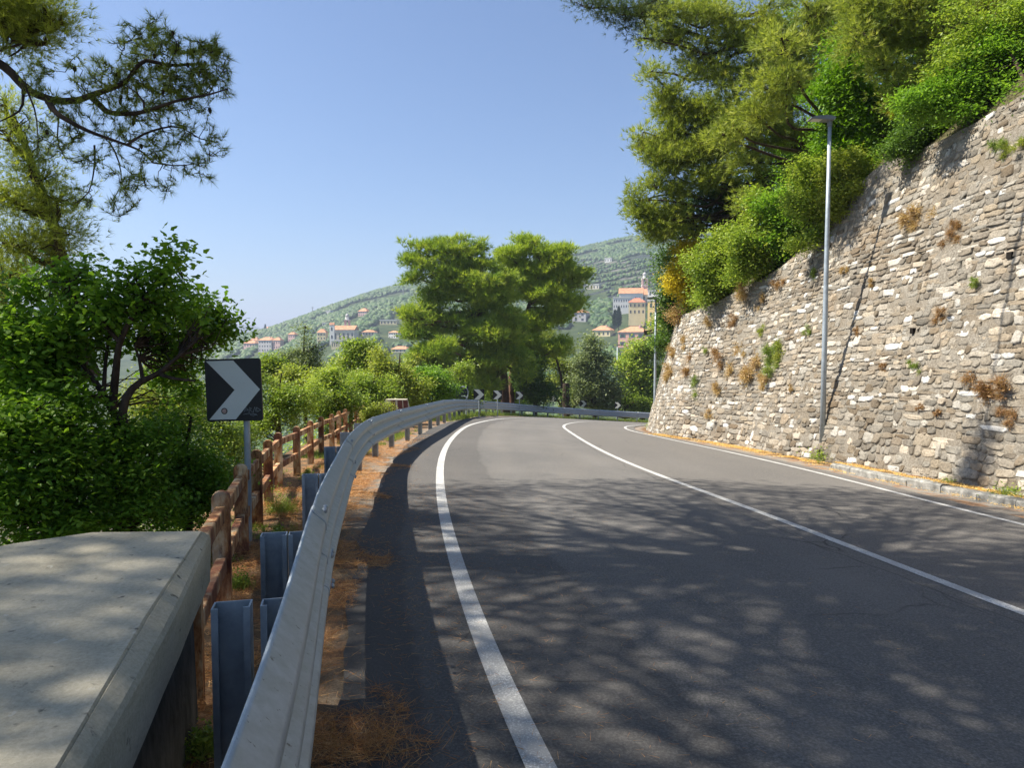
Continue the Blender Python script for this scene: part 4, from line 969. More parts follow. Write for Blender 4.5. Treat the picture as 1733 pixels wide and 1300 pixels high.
for nm, lb, sp, D, mt, sz, nc in mid:
    tree(nm, lb, nm, sp, D, 'leaf', sz * 1.15, mt, nc, 50, sz * 4.2, tr=(.004 * D + .02, .02), lo=.2, flat=.5, group=G1, maxtw=60)
# ------------------------------------------------------------------ centre pines beyond the bend
g_ = lambda x, y: float(gz(np.array([x]), np.array([y]))[0])
c = at(857, 690, 57)
tree('umbrella_pine', 'large dark shaded pine with layered crown left of centre beyond the bend', 'tree',
     [(698, 442, 22), (722, 424, 18), (686, 412, 9), (780, 404, 14, 0, .8, 1.5), (812, 412, 10, 0, .8, 1.4), (745, 412, 10), (765, 425, 26), (800, 425, 24), (740, 455, 34), (780, 455, 36), (820, 445, 24), (700, 475, 18), (740, 495, 36), (800, 495, 44), (840, 510, 36), (700, 530, 22, -1), (740, 545, 40), (790, 550, 46), (845, 560, 40), (700, 570, 20, -2), (735, 590, 36, -2), (790, 600, 40), (840, 600, 30), (715, 610, 18, -2), (760, 630, 26, -1), (810, 635, 24), (852, 470, 24), (856, 535, 30), (840, 590, 32), (868, 600, 22), (820, 560, 34), (690, 625, 14, -2), (790, 648, 24), (830, 648, 20), (742, 652, 18), (885, 630, 18), (700, 560, 20, -1), (685, 535, 10, -2)], 55, 'needle', .42, 'pine_far', 1350, 15, .58,
     trunk=[(c[0], c[1], g_(c[0], c[1]) - .3), tuple(at(853, 640, 57)), tuple(at(840, 570, 56.5)), tuple(at(810, 500, 56)), tuple(at(790, 430, 56))], tr=(.42, .10), bark='bark_red', maxtw=220, rl=.14, blades=8, width=.048, group='pines beyond the bend', lo=.35, squash=.45, up=.9)
c = at(868, 690, 58.5)
tree('umbrella_pine', 'bright green feathery pine right of the dark one beyond the bend', 'tree',
     [(860, 430, 24), (900, 420, 26), (935, 425, 26), (880, 450, 32), (925, 455, 34), (960, 455, 24), (975, 480, 18), (860, 490, 28), (905, 495, 36), (950, 500, 32), (985, 465, 10), (900, 540, 36), (945, 540, 28), (970, 520, 14), (890, 580, 30), (930, 580, 26), (905, 610, 20), (880, 620, 18)], 59, 'needle', .42, 'pine_light', 1150, 15, .62,
     trunk=[(c[0], c[1], g_(c[0], c[1]) - .3), tuple(at(866, 640, 58.5)), tuple(at(880, 570, 59)), tuple(at(900, 500, 59)), tuple(at(915, 440, 59))], tr=(.30, .09), bark='bark_red', maxtw=220, rl=.12, blades=8, width=.048, group='pines beyond the bend', lo=.35, squash=.5, up=.9)
tree('umbrella_pine', 'pale thin pine boughs low behind the two big pines', 'tree', [(905, 590, 20), (925, 575, 20), (950, 590, 16), (885, 600, 18), (720, 620, 18), (745, 610, 20)], 64, 'needle', .34, 'pine', 200, 18, .9,
     trunk=[tuple(at(952, 700, 64)), tuple(at(950, 640, 64)), tuple(at(935, 590, 64)), tuple(at(925, 570, 64))], tr=(.16, .06), maxtw=60, blades=8, width=.03, group='pines beyond the bend')
# dead stump
c = at(958, 690, 62); zb = g_(c[0], c[1]); zt = at(958, 649, 62)[2]
st = thing('tree_stump', (c[0], c[1], zb), 'dark upright dead tree stump wrapped in ivy beyond the far guardrail', 'tree stump')
rg = np.random.default_rng(4); P = [(c[0] + rg.normal(0, .03), c[1], z) for z in np.linspace(zb - .2, zt, 9)]
mb = MB(); mb.tube(P, [.36, .34, .31, .33, .30, .34, .30, .32, .26], 11); mb.build('trunk', M['bark'], st)
crown(rg, 'ivy', [(c[0], c[1], zb + (zt - zb) * .6, .36, .36, (zt - zb) * .42)], 90, 14, .25, 'leaf', .14, M['darkleaf'], st)

# ------------------------------------------------------------------ right embankment vegetation
def wtop(px):   # point on the wall's top edge that shows at column px
    P = wallp(Ls, WH); pr = np.array([proj(p)[0] if p[1] > 2 else 9999 for p in P]); m_ = (P[:, 1] < 31) & (P[:, 1] > 2)
    k = np.where(m_)[0][np.abs(pr[m_] - px).argmin()]; return P[k], Ls[k]
G2 = 'bushes along the top of the wall'
wb = [('bush', 'yellow flowering broom at the far end of the wall top', [(1150, 455, 24), (1165, 430, 20), (1140, 480, 18), (1160, 490, 22)], 28.7, 'broom', .10, 300, 'leaf'),
      ('bush', 'dark ivy bush hanging at the far wall corner below the broom', [(1140, 520, 18), (1130, 545, 16), (1150, 560, 14), (1125, 580, 14), (1140, 500, 20)], 31.5, 'darkleaf', .12, 200, 'leaf'),
      ('bush', 'brown dry bush between the broom and the wall top', [(1160, 520, 18), (1182, 512, 16), (1150, 540, 14), (1172, 500, 14)], 29.5, 'dryplant', .08, 200, 'leaf'),
      ('bush', 'large rounded bright green bush on the lower wall top', [(1205, 440, 40), (1215, 480, 36), (1235, 450, 34), (1220, 410, 26), (1200, 490, 24), (1250, 490, 18)], 25.7, 'bright', .105, 420, 'leaf'),
      ('bush', 'yellow green bush in the middle of the wall top', [(1275, 420, 40), (1295, 390, 34), (1260, 450, 30), (1300, 440, 26), (1285, 360, 26)], 23.3, 'bright', .10, 400, 'leaf'),
      ('bush', 'dark green bush behind the middle bushes of the wall top', [(1330, 370, 40), (1355, 400, 34), (1340, 340, 32), (1320, 420, 24), (1300, 350, 28)], 22.7, 'oak', .10, 360, 'leaf'),
      ('bush', 'sunlit ivy trailing over the wall left of the near street lamp', [(1375, 340, 34), (1385, 380, 26), (1365, 300, 30), (1350, 410, 18), (1390, 300, 26)], 20.1, 'bright', .085, 340, 'leaf'),
      ('bush', 'sunlit ivy trailing over the wall right of the near street lamp', [(1430, 320, 30), (1440, 290, 26), (1425, 360, 22), (1415, 280, 28)], 19.3, 'yellowgreen', .08, 300, 'leaf'),
      ('bush', 'grey green shrub overhanging the wall right of the lamp head', [(1535, 235, 32), (1560, 220, 30), (1520, 255, 20), (1590, 205, 26)], 16.7, 'darkleaf', .07, 320, 'leaf'),
      ('bush', 'green bramble along the wall top near the right edge', [(1600, 160, 40), (1640, 150, 36), (1670, 130, 40), (1700, 100, 40), (1570, 180, 34)], 15.2, 'oak', .075, 440, 'leaf'),
      ('bush', 'light green bramble in the upper right corner', [(1640, 70, 50), (1700, 60, 50), (1730, 110, 40), (1610, 110, 40), (1740, 20, 50)], 15.4, 'bright', .075, 400, 'leaf')]
for nm, lb, sp, D, mt, sz, nc, kd in wb:
    mid_px = np.mean([s_[0] for s_ in sp]); p_, s_ = wtop(mid_px); b_ = hillside(np.array(s_), np.array(.6))
    B_ = np.array(bl(sp, D)); zt = B_[:, 2].max(); cx_, cy_, cz_ = B_[:, :3].mean(0)
    tree(nm, lb, 'bush', sp, D, kd, sz, mt, nc, 50, sz * 4.2, trunk=[tuple(b_ - [0, 0, .2]), tuple((b_ + [cx_, cy_, cz_]) / 2 + [0, 0, .1]), (cx_, cy_, cz_), (cx_, cy_, zt)], tr=(.05, .02), lo=.25, flat=.5, group=G2, maxtw=70)
# locust (bright deep green, drooping)
p_, s_ = wtop(1440); b_ = hillside(np.array(s_), np.array(1.2))
tree('locust_tree', 'deep green drooping leafy tree behind the near lamp head', 'tree', [(1425, 120, 34), (1410, 165, 34), (1440, 150, 40), (1480, 170, 38), (1400, 210, 26), (1450, 210, 40), (1500, 210, 34), (1470, 250, 36), (1440, 260, 28), (1430, 80, 26), (1510, 250, 24), (1400, 250, 18)], 20.6, 'leaf', .13, 'locust', 560, 50, .42, asp=.34, trunk=[tuple(b_ - [0, 0, .2]), tuple(at(1470, 240, 21)), tuple(at(1455, 170, 20.8)), tuple(at(1435, 100, 20.6))], tr=(.12, .04), lo=.3, flat=.2)
tree('dark_tree', 'dark green tree between the pine boughs and the bushes on the bank', 'tree', [(1190, 350, 34), (1225, 340, 34), (1175, 385, 26), (1250, 370, 26), (1130, 440, 16), (1120, 470, 14), (1145, 420, 14), (1290, 310, 40), (1340, 280, 40)], 29.5, 'leaf', .12, 'darkleaf', 520, 60, .5, trunk=[tuple(hillside(np.array(wtop(1230)[1]), np.array(3.0)) - [0, 0, .3]), tuple(at(1240, 400, 29.5)), tuple(at(1220, 340, 29.5))], tr=(.14, .05), lo=.2)
tree('dark_tree', 'dark leafy tree deep in the bank behind the deep green drooping tree', 'tree', [(1400, 60, 60), (1460, 120, 60), (1520, 200, 50), (1380, 150, 60), (1440, 240, 50), (1340, 230, 50), (1500, 60, 60), (1380, 280, 44)], 28, 'leaf', .13, 'oak', 620, 60, .6, trunk=[tuple(hillside(np.array(wtop(1380)[1]), np.array(5.0)) - [0, 0, .3]), tuple(at(1440, 240, 28)), tuple(at(1440, 100, 28))], tr=(.16, .05), lo=.1)
tree('dark_tree', 'dark leafy tree filling the upper right behind the yellowish pine', 'tree', [(1560, 90, 60), (1620, 60, 60), (1680, 40, 60), (1600, 10, 60), (1540, 20, 60), (1720, 0, 60)], 22, 'leaf', .10, 'oak', 520, 60, .5, trunk=[tuple(hillside(np.array(wtop(1500)[1]), np.array(5.0)) - [0, 0, .3]), tuple(at(1600, 140, 22)), tuple(at(1620, 20, 22))], tr=(.16, .05), lo=.1)
# big pines over the bank
def wbase(px, w): return tuple(hillside(np.array(wtop(px)[1]), np.array(float(w))) - [0, 0, .3])
G3 = 'pines over the wall'
tree('pine_tree', 'big pine on the bank whose boughs reach left over the wall end', 'tree',
     [(1085, 330, 20), (1075, 355, 18), (1110, 310, 16), (1110, 365, 26), (1145, 350, 22), (1130, 395, 24), (1100, 385, 16), (1160, 385, 16), (1110, 245, 34), (1150, 235, 36), (1090, 230, 16), (1150, 270, 34), (1190, 250, 40), (1190, 300, 34), (1125, 165, 26, 0, 1, 1.3), (1105, 130, 16), (1160, 180, 34), (1200, 190, 44), (1135, 290, 22), (1230, 230, 44), (1150, 320, 20)], 28.5, 'needle', .24, 'pine_olive', 900, 14, .48,
     trunk=[wbase(1330, 3.5), tuple(at(1310, 330, 29)), tuple(at(1270, 230, 28.8)), tuple(at(1230, 120, 28.5))], tr=(.26, .09), maxtw=380, rl=.09, blades=8, width=.024, group=G3, lo=.35, up=.7)
tree('pine_tree', 'tall olive pine filling the top of the picture above the bank', 'tree',
     [(1150, 60, 40), (1130, 25, 34), (1190, 100, 44), (1200, 30, 46), (1240, 70, 50), (1250, 140, 46), (1300, 40, 54), (1300, 120, 48), (1300, 200, 46), (1350, 80, 50), (1350, 160, 44), (1340, 230, 36), (1270, 280, 36), (1260, 200, 40), (1390, 30, 50), (1100, 60, 14), (1270, 340, 26), (1280, 190, 38, -6.5), (1315, 140, 34, -7), (1245, 235, 30, -5.5), (1320, 60, 40, -7)], 25.5, 'needle', .21, 'pine_olive', 1150, 14, .44,
     trunk=[wbase(1400, 3.0), tuple(at(1370, 260, 25.5)), tuple(at(1320, 150, 25.5)), tuple(at(1290, 20, 25.5))], tr=(.24, .10), maxtw=420, rl=.08, blades=8, width=.021, group=G3, lo=.3, up=.6)
tree('pine_tree', 'yellowish pine leaning over the wall top at the upper right', 'tree',
     [(1460, 60, 50), (1520, 50, 54), (1500, 110, 44), (1560, 100, 48), (1560, 40, 50), (1610, 50, 48), (1540, 150, 40), (1600, 120, 36), (1650, 20, 46), (1440, 10, 46), (1530, 5, 50), (1700, 10, 40), (1590, 165, 24), (1660, 70, 34)], 18.5, 'needle', .17, 'pine_olive', 800, 14, .36,
     trunk=[wbase(1600, 2.6), tuple(at(1640, 150, 19)), tuple(at(1590, 60, 18.7)), tuple(at(1540, -20, 18.5))], tr=(.2, .08), maxtw=380, rl=.05, blades=8, width=.016, group=G3, lo=.3, up=.5)
tree('pine_tree', 'thin pine bough with cones crossing the sky at the top edge', 'tree', [(1000, 8, 24, 0, 1.2, .6), (1040, 18, 26, 0, 1.2, .8), (1075, 25, 24), (1100, 5, 26), (1060, 45, 14), (1090, 60, 12), (975, 2, 14)], 12.5, 'needle', .10, 'pine_dark', 170, 9, .26,
     trunk=[wbase(1640, 6), tuple(at(1900, -420, 14)), tuple(at(1500, -330, 13.2)), tuple(at(1240, -120, 12.8)), tuple(at(1110, 0, 12.5)), tuple(at(1010, 12, 12.5))], tr=(.10, .010), maxtw=160, rl=.012, blades=9, width=.006, group=G3, lo=.1)
# leafy undergrowth on the bank and on the slope below the fence
rg = np.random.default_rng(21)
sA = Ls[np.argmax(WB[:, 1] > 3)]; sB = Ls[np.argmax(WB[:, 1] > 40)]; n_ = 3600
ss = rg.uniform(sA, sB, n_); ww = rg.uniform(.05, 1, n_) ** 1.5 * 11
Pb = hillside(ss, ww); Pb[:, 2] += rg.uniform(0, .7, n_) * np.clip(ww, .3, 1.5)
P = np.repeat(Pb, 45, 0) + rg.normal(size=(n_ * 45, 3)) * [.28, .28, .24]
V, Fc = leaf_geo(rg, P, .075); o = mk('undergrowth', V, Fc, M['oak'], attrs=[('v', 'FACE', np.repeat(rg.random(n_), 45) * .6 + .4 * rg.random(len(P)))]); props(o, 'leafy green undergrowth covering the bank above the stone wall', 'undergrowth', kind='stuff')
n_ = 6200; sr = rg.uniform(s_at_y(-1), rL[-1] * .99, n_); do = 2.0 + rg.uniform(0, 1, n_) ** 1.6 * 26
q_ = rp(sr, -do, 0); do2, _ = raildist(q_[:, 0], q_[:, 1]); q_ = q_[do2 > np.interp(q_[:, 1], [0, 12, 20, 30], [1.9, 2.3, 3.1, 2.7])]
q_[:, 2] = gz(q_[:, 0], q_[:, 1]) + rg.uniform(0, .6, len(q_)); n_ = len(q_)
P = np.repeat(q_, 40, 0) + rg.normal(size=(n_ * 40, 3)) * [.35, .35, .28]
V, Fc = leaf_geo(rg, P, .10); o = mk('undergrowth', V, Fc, M['bright'], attrs=[('v', 'FACE', np.repeat(rg.random(n_), 40) * .6 + .4 * rg.random(len(P)))]); props(o, 'sunlit undergrowth covering the slope below the fence and the far guardrail', 'undergrowth', kind='stuff')

# ------------------------------------------------------------------ plants growing on the wall, at its foot and by the fence
tufts = [(1552, 372, 24, 'dryplant'), (1612, 405, 16, 'rustplant'), (1648, 478, 9, 'grass'), (1594, 530, 13, 'rustplant'), (1550, 622, 10, 'grass'), (1675, 665, 26, 'rustplant'), (1700, 700, 16, 'rustplant'), (1380, 460, 10, 'grass'), (1368, 563, 10, 'grass'),
         (1310, 610, 24, 'grass'), (1300, 640, 18, 'dryplant'), (1255, 590, 16, 'dryplant'), (1235, 620, 20, 'dryplant'), (1215, 660, 14, 'dryplant'), (1180, 650, 16, 'grass'), (1195, 590, 10, 'grass'), (1255, 500, 20, 'dryplant'), (1320, 480, 14, 'rustplant'), (1130, 640, 18, 'dryplant'), (1140, 600, 14, 'dryplant'),
         (1590, 700, 8, 'rustplant'), (1495, 620, 8, 'rustplant'), (1480, 480, 8, 'dryplant'), (1560, 690, 7, 'rustplant'), (1690, 250, 14, 'grass'), (1725, 250, 14, 'yellowgreen'), (1510, 190, 8, 'broom'), (1290, 515, 12, 'dryplant'), (1200, 545, 12, 'dryplant'), (1340, 660, 7, 'dryplant'), (1450, 560, 7, 'rustplant'), (1620, 380, 10, 'rustplant'), (1165, 620, 20, 'rustplant'), (1215, 600, 18, 'rustplant'), (1275, 630, 26, 'dryplant'), (1320, 590, 16, 'yellowgreen'), (1160, 575, 14, 'dryplant'), (1240, 545, 12, 'rustplant'), (1290, 560, 10, 'yellowgreen'), (1200, 700, 10, 'dryplant'), (1430, 455, 9, 'dryplant')]
adj = {'dryplant': 'pale dry tuft', 'rustplant': 'rust brown dry tuft', 'grass': 'green tuft', 'yellowgreen': 'yellow green tuft', 'broom': 'small yellow plant'}
def where(px, py):
    a = 'far end' if px < 1210 else 'left of near lamp' if px < 1392 else 'right of near lamp' if px < 1520 else 'toward right edge'
    b = 'near the top' if py < 450 else 'mid height' if py < 600 else 'low down'
    return a + ', ' + b
seen = {}
for px, py, r_, mt in tufts:
    p, nn_ = wall_at(px, py); out = -np.array([nn_[0], nn_[1], 0]); d_ = np.linalg.norm(p - CAM); R = r_ * d_ / F0
    lb = adj[mt] + ' on the wall, ' + where(px, py); seen[lb] = seen.get(lb, 0) + 1
    if seen[lb] > 1: lb = ['', '', 'another ', 'third ', 'fourth ', 'fifth ', 'sixth ', 'seventh '][min(7, seen[lb])] + lb
    root = thing('wall_plant', p, lb, 'plant', 'plants growing out of the stone wall')
    n_ = int(40 + r_ * 7); SCn = rg.normal(size=(5, 3)) * R * [.5, .6, .55]; P = p + out * .02 + SCn[rg.integers(0, 5, n_)] * [.4, 1, 1] + rg.normal(size=(n_, 3)) * R * [.10, .16, .16]
    D = rdir(rg, n_, -.35) + out * .55; D /= np.linalg.norm(D, axis=1, keepdims=True)
    V, Fc = needle_geo(rg, P, D, 6, R * .6, max(.005, R * .03), .7)
    mk('blades', V, Fc, M[mt], root, attrs=[('v', 'FACE', rg.random(len(Fc)))])
    P = p + out * R * .15 + SCn[rg.integers(0, 5, n_)] * [.4, 1, 1] + rg.normal(size=(n_, 3)) * R * [.15, .25, .25]; V, Fc = leaf_geo(rg, P, max(.035, R * .16)); mk('leaves', V, Fc, M[mt], root, attrs=[('v', 'FACE', rg.random(len(Fc)))])
foot = [(1390, 777, 22, 'clump of green weeds on the ledge just right of the lamp foot'), (1605, 822, 13, 'small green weed on the right ledge under the wall'), (1541, 805, 9, 'tiny green weed on the ledge at the wall foot'), (1706, 845, 26, 'bushy green weed where the kerb meets the right edge'), (1180, 737, 9, 'low weed at the wall foot near the far right line'), (1228, 745, 6, 'small weed at the foot of the wall middle'), (1135, 731, 9, 'green weed at the wall foot near its far end'), (1104, 722, 12, 'grassy weed at the far corner of the wall')]
for px, py, r_, lb in foot:
    p = hit(px, py + 6); p = p + [0, 0, .08]; R = r_ * p[1] / F0
    root = thing('weed', p, lb, 'weed', 'weeds at the wall foot'); n_ = 240
    P = p + np.array([0, 0, R * .4]) + rg.normal(size=(n_, 3)) * R * [.55, .55, .3]; V, Fc = leaf_geo(rg, P, max(.03, R * .2)); V2, F2 = needle_geo(rg, np.tile(p, (60, 1)) + rg.normal(size=(60, 3)) * R * [.4, .4, .02], rdir(rg, 60, 1.6), 3, R, .006, .3)
    mk('leaves', V, Fc, M['bright'], root, attrs=[('v', 'FACE', rg.random(len(Fc)))]); mk('stems', V2, F2, M['grass'], root, attrs=[('v', 'FACE', rg.random(len(F2)))])
# weeds between fence and guardrail
fw = [(475, 850, 30, 'leafy green weeds between the fence and the third guardrail post'), (470, 905, 14, 'low grass clump beside the second fence post'), (345, 1255, 30, 'green ivy leaves at the foot of the nearest guardrail post'), (405, 985, 20, 'mossy grass clump between the first fence posts'), (590, 745, 12, 'pale weeds between fence and guardrail further along'), (640, 715, 14, 'dry pale weeds left of the striped concrete block'), (520, 800, 8, 'small weed behind the fourth guardrail post')]
for px, py, r_, lb in fw:
    p = hit(px, py + r_ * .6); R = r_ * p[1] / F0
    root = thing('weed', p, lb, 'weed', 'weeds along the fence'); n_ = 420
    P = p + np.array([0, 0, R * .7]) + rg.normal(size=(n_, 3)) * R * [.45, .45, .45]; V, Fc = leaf_geo(rg, P, max(.025, R * .13)); V2, F2 = needle_geo(rg, np.tile(p, (160, 1)) + rg.normal(size=(160, 3)) * R * [.5, .5, .02], rdir(rg, 160, 2.0), 3, R * 1.2, .004, .3)
    mt_ = 'yellowgreen' if 'pale' in lb else 'bright'
    mk('leaves', V, Fc, M[mt_], root, attrs=[('v', 'FACE', rg.random(len(Fc)))]); mk('stems', V2, F2, M['grass'], root, attrs=[('v', 'FACE', rg.random(len(F2)))])
# needle litter and grass (uncountable)
def litter(name, label, P, size, mt, w=.0022, flatz=.25):
    D = rdir(rg, len(P)); D[:, 2] = np.abs(D[:, 2]) * flatz; V, Fc = needle_geo(rg, P, D, 1, size, w, .0)
    o = mk(name, V, Fc, M[mt], attrs=[('v', 'FACE', rg.random(len(Fc)))]); props(o, label, 'litter', kind='stuff')
n_ = 170000; sr = rg.uniform(s_at_y(.8), s_at_y(22), n_); sr = s_at_y(.8) + (sr - s_at_y(.8)) * rg.uniform(.45, 1, n_)
do = rg.uniform(-1.2, .95, n_); q_ = rp(sr, do, .0); dens_ = vnoise(q_[:, 0], q_[:, 1], .45, 3) + .5 * vnoise(q_[:, 0], q_[:, 1], .15, 4)
keep = (dens_ > -.12) | (rg.random(n_) < .12); keep &= (do < .24 + .34 * vnoise(q_[:, 1], q_[:, 1] * 0, .7, 7) + .25 * np.clip((q_[:, 1] - 6) / 8, 0, 1)) | (rg.random(n_) < .02)
q_ = q_[keep]; q_[:, 2] = zc(q_[:, 0], q_[:, 1]) + .004 + rg.uniform(0, .012, len(q_)) - .02 * 0
litter('pine_needle_litter', 'fallen orange brown pine needles along the guardrail', q_, .085, 'straw')
# needle clump at the very front
P = rg.normal(size=(1100, 3)) * [.15, .09, .009]; c_ = hit(615, 1270); P = P + [c_[0], c_[1], float(zc(c_[0], c_[1])) + .02]; P[:, 2] = np.maximum(P[:, 2], float(zc(c_[0], c_[1])) + .005)
litter('pine_needle_litter', 'loose heap of dry pine needles on the asphalt at the bottom edge', P, .12, 'straw', .0022, .5)
n_ = 3000; yy_ = rg.uniform(2, 11, n_); xx_ = np.interp(yy_, RAIL[:-60, 1], RAIL[:-60, 0]) + .4 + rg.exponential(.8, n_); P = np.column_stack([xx_, yy_, zc(xx_, yy_) + .005])
litter('pine_needle_litter', 'scattered needles on the dark asphalt', P, .06, 'straw', .002, .1)
n_ = 26000; sr = rg.uniform(KS, Ls[np.argmax(WB[:, 1] > 27)], n_); w_ = rg.uniform(-.46, .0, n_); w_ = np.where(rg.random(n_) < .2, rg.uniform(-.75, -.45, n_), w_)
x_ = np.interp(sr, Ls, WB[:, 0]) + np.interp(sr, Ls, WN[:, 0]) * w_; y_ = np.interp(sr, Ls, WB[:, 1]) + np.interp(sr, Ls, WN[:, 1]) * w_
kp = vnoise(x_, y_, .4, 9) > -.25; x_, y_, w_, sr = x_[kp], y_[kp], w_[kp], sr[kp]
P = np.column_stack([x_, y_, zc(x_, y_) + np.where((w_ > -.35) & (sr < KE), .115, np.where((w_ > -.5) & (sr < KE), .145, .008)) + rg.uniform(0, .02, len(x_))])
litter('leaf_litter', 'yellow dry litter lying along the foot of the stone wall', P, .05, 'yellowlitter', .008, .4)
n_ = 9000; sr = np.r_[rg.uniform(s_at_y(1), s_at_y(24), n_), rg.uniform(s_at_y(30), rL[-1] - 5, 16000)]; do = np.r_[rg.uniform(-1.8, -.45, n_), rg.uniform(-1.6, .3, 16000)]
q_ = rp(sr, do, 0); kp = (vnoise(q_[:, 0], q_[:, 1], .7, 6) > .15) | (q_[:, 1] > 32); q_ = q_[kp]; q_[:, 2] = zc(q_[:, 0], q_[:, 1]) - .03
far_ = np.clip(q_[:, 1] / 30, .35, 1.4)
V, Fc = needle_geo(rg, q_, rdir(rg, len(q_), 2.2), 5, .22, .009, .35)
V = V.reshape(-1, 3, 3); k_ = np.repeat(far_, 5)[:, None]; V[:, 2] = V[:, 0] + (V[:, 2] - V[:, 0]) * k_; V = V.reshape(-1, 3)
o = mk('grass', V, Fc, M['grass'], attrs=[('v', 'FACE', rg.random(len(Fc)))]); props(o, 'green and straw coloured grass along the fence and the far guardrail', 'grass', kind='stuff')

# ------------------------------------------------------------------ far hills
RX = np.array([-3000, -900, -430, -400, -354, -308, -244, -207, -171, -134, -98, -20, 99, 141, 178, 214, 260, 306, 420, 900, 3000.]) 
RPY = np.array([640, 610, 572, 566, 552, 533, 507, 493, 483, 478, 470, 450, 427, 414, 405, 402, 394, 390, 388, 390, 395.])
RZ = 1.65 + (585 - RPY) / 1200 * 1100
def hill(x, y):
    x = np.asarray(x, float); y = np.asarray(y, float)
    r = np.interp(x / np.clip(y, 300, None) * 1100 * .5 + x * .5, RX, RZ); s = np.clip((y - 230) / 870, 0, 1.0)
    over = np.clip(y - 1100, 0, None)
    z = -52 + (r + 52) * s ** .95 - over * .25
    return z + (7 * vnoise(x, y, 120, 1) + 3.5 * vnoise(x, y, 45, 2)) * np.clip(s * 3, 0, 1) * (1 - .6 * s)
def hhit(px, py):
    r = ray(px, py); d = np.arange(240, 1400, 1.0); P = CAM + r[None] * d[:, None]
    b = P[:, 2] <= hill(P[:, 0], P[:, 1]); return P[np.argmax(b)] if b.any() else P[800]
hx = np.arange(-1500, 1100, 11.0); hy = np.arange(225, 1260, 11.0); HX, HY = np.meshgrid(hx, hy); n_ = len(hx)
i = np.arange(len(hy) - 1)[:, None] * n_; j = np.arange(n_ - 1)[None]
o = mk('hill', np.stack([HX, HY, hill(HX, HY)], -1).reshape(-1, 3), np.stack([i + j, i + j + 1, i + n_ + j + 1, i + n_ + j], -1).reshape(-1, 4), M['hill'], smooth=True); o['kind'] = 'structure'
def farrange(name, pts, D, seed):
    xs = np.linspace(pts[0][0], pts[-1][0], 120); ys = np.interp(xs, [p[0] for p in pts], [p[1] for p in pts])
    rows = []
    for k, (f, dd) in enumerate(((1.0, 0), (.8, -250), (.5, -600), (0.0, -1100), (.6, 400))):
        top_ = np.array([at(a, b, D) for a, b in zip(xs, ys)]); z = -60 + (top_[:, 2] + 60) * f + 14 * vnoise(xs, xs * 0 + k, 12, seed)
        rows.append(np.column_stack([top_[:, 0], np.full(len(xs), D + dd) + 60 * vnoise(xs, xs * 0, 30, seed + k), z]))
    rows = [rows[3], rows[2], rows[1], rows[0], rows[4]]; V = np.vstack(rows); n_ = len(xs)
    i = np.arange(4)[:, None] * n_; j = np.arange(n_ - 1)[None]
    o = mk(name, V, np.stack([i + j, i + j + 1, i + n_ + j + 1, i + n_ + j], -1).reshape(-1, 4), M['hill'], smooth=True); o['kind'] = 'structure'
farrange('far_mountain', [(-600, 575), (-100, 570), (200, 566), (340, 560), (390, 552), (410, 548), (440, 556), (520, 562), (700, 560)], 4200, 3)
farrange('far_hill', [(-500, 588), (0, 582), (300, 574), (380, 568), (430, 566), (470, 562), (505, 545), (530, 540), (600, 538)], 2300, 6)
# woods on the hills: lumpy tree crowns, uncountable
def ico():
    bm = bmesh.new(); bmesh.ops.create_icosphere(bm, subdivisions=2, radius=1.0)
    v = np.array([x.co[:] for x in bm.verts]); f = np.array([[q.index for q in p.verts] for p in bm.faces]); bm.free(); return v, f
IV, IF = ico()
def lumps(rg, P, R, name, label, mt, hs=1.0):
    n = len(P); rnd = rg.uniform(.70, 1.28, (n, len(IV), 1)); sc = R[:, None, None] * np.stack([rg.uniform(.85, 1.2, n), rg.uniform(.85, 1.2, n), rg.uniform(.75, 1.15, n) * hs], 1)[:, None]
    V = IV[None] * rnd * sc + P[:, None]; Fc = (IF[None] + (np.arange(n) * len(IV))[:, None, None]).reshape(-1, 3)
    o = mk(name, V.reshape(-1, 3), Fc, M[mt], attrs=[('v', 'FACE', np.repeat(rg.random(n), len(IF)))]); props(o, label, 'woods', kind='stuff')
rg = np.random.default_rng(33)
def inview(x, y, z, m=40):
    a = W0 / 2 + F0 * x / y; return (a > 330 - m) & (a < 1180 + m)
terr_y = 640 + np.arange(11) * 32.0
n_ = 46000; y_ = 240 + 880 * rg.random(n_) ** .8; x_ = (rg.uniform(370, 1190, n_) - 866) / 1200 * y_; z_ = hill(x_, y_)
pr = np.array([(W0 / 2 + F0 * x_ / y_), 585 - F0 * (z_ - 1.65) / y_]).T
terrace = (pr[:, 0] > 955) & (pr[:, 0] < 1120) & (pr[:, 1] > 442) & (pr[:, 1] < 512)
row = np.abs(((y_ - 640) / 32.0) % 1 - .5) < .30
kp = np.where(terrace, row & (rg.random(n_) < .42), (vnoise(x_, y_, 60, 8) > -.55))
BLD = []   # filled below: (x,y,r)
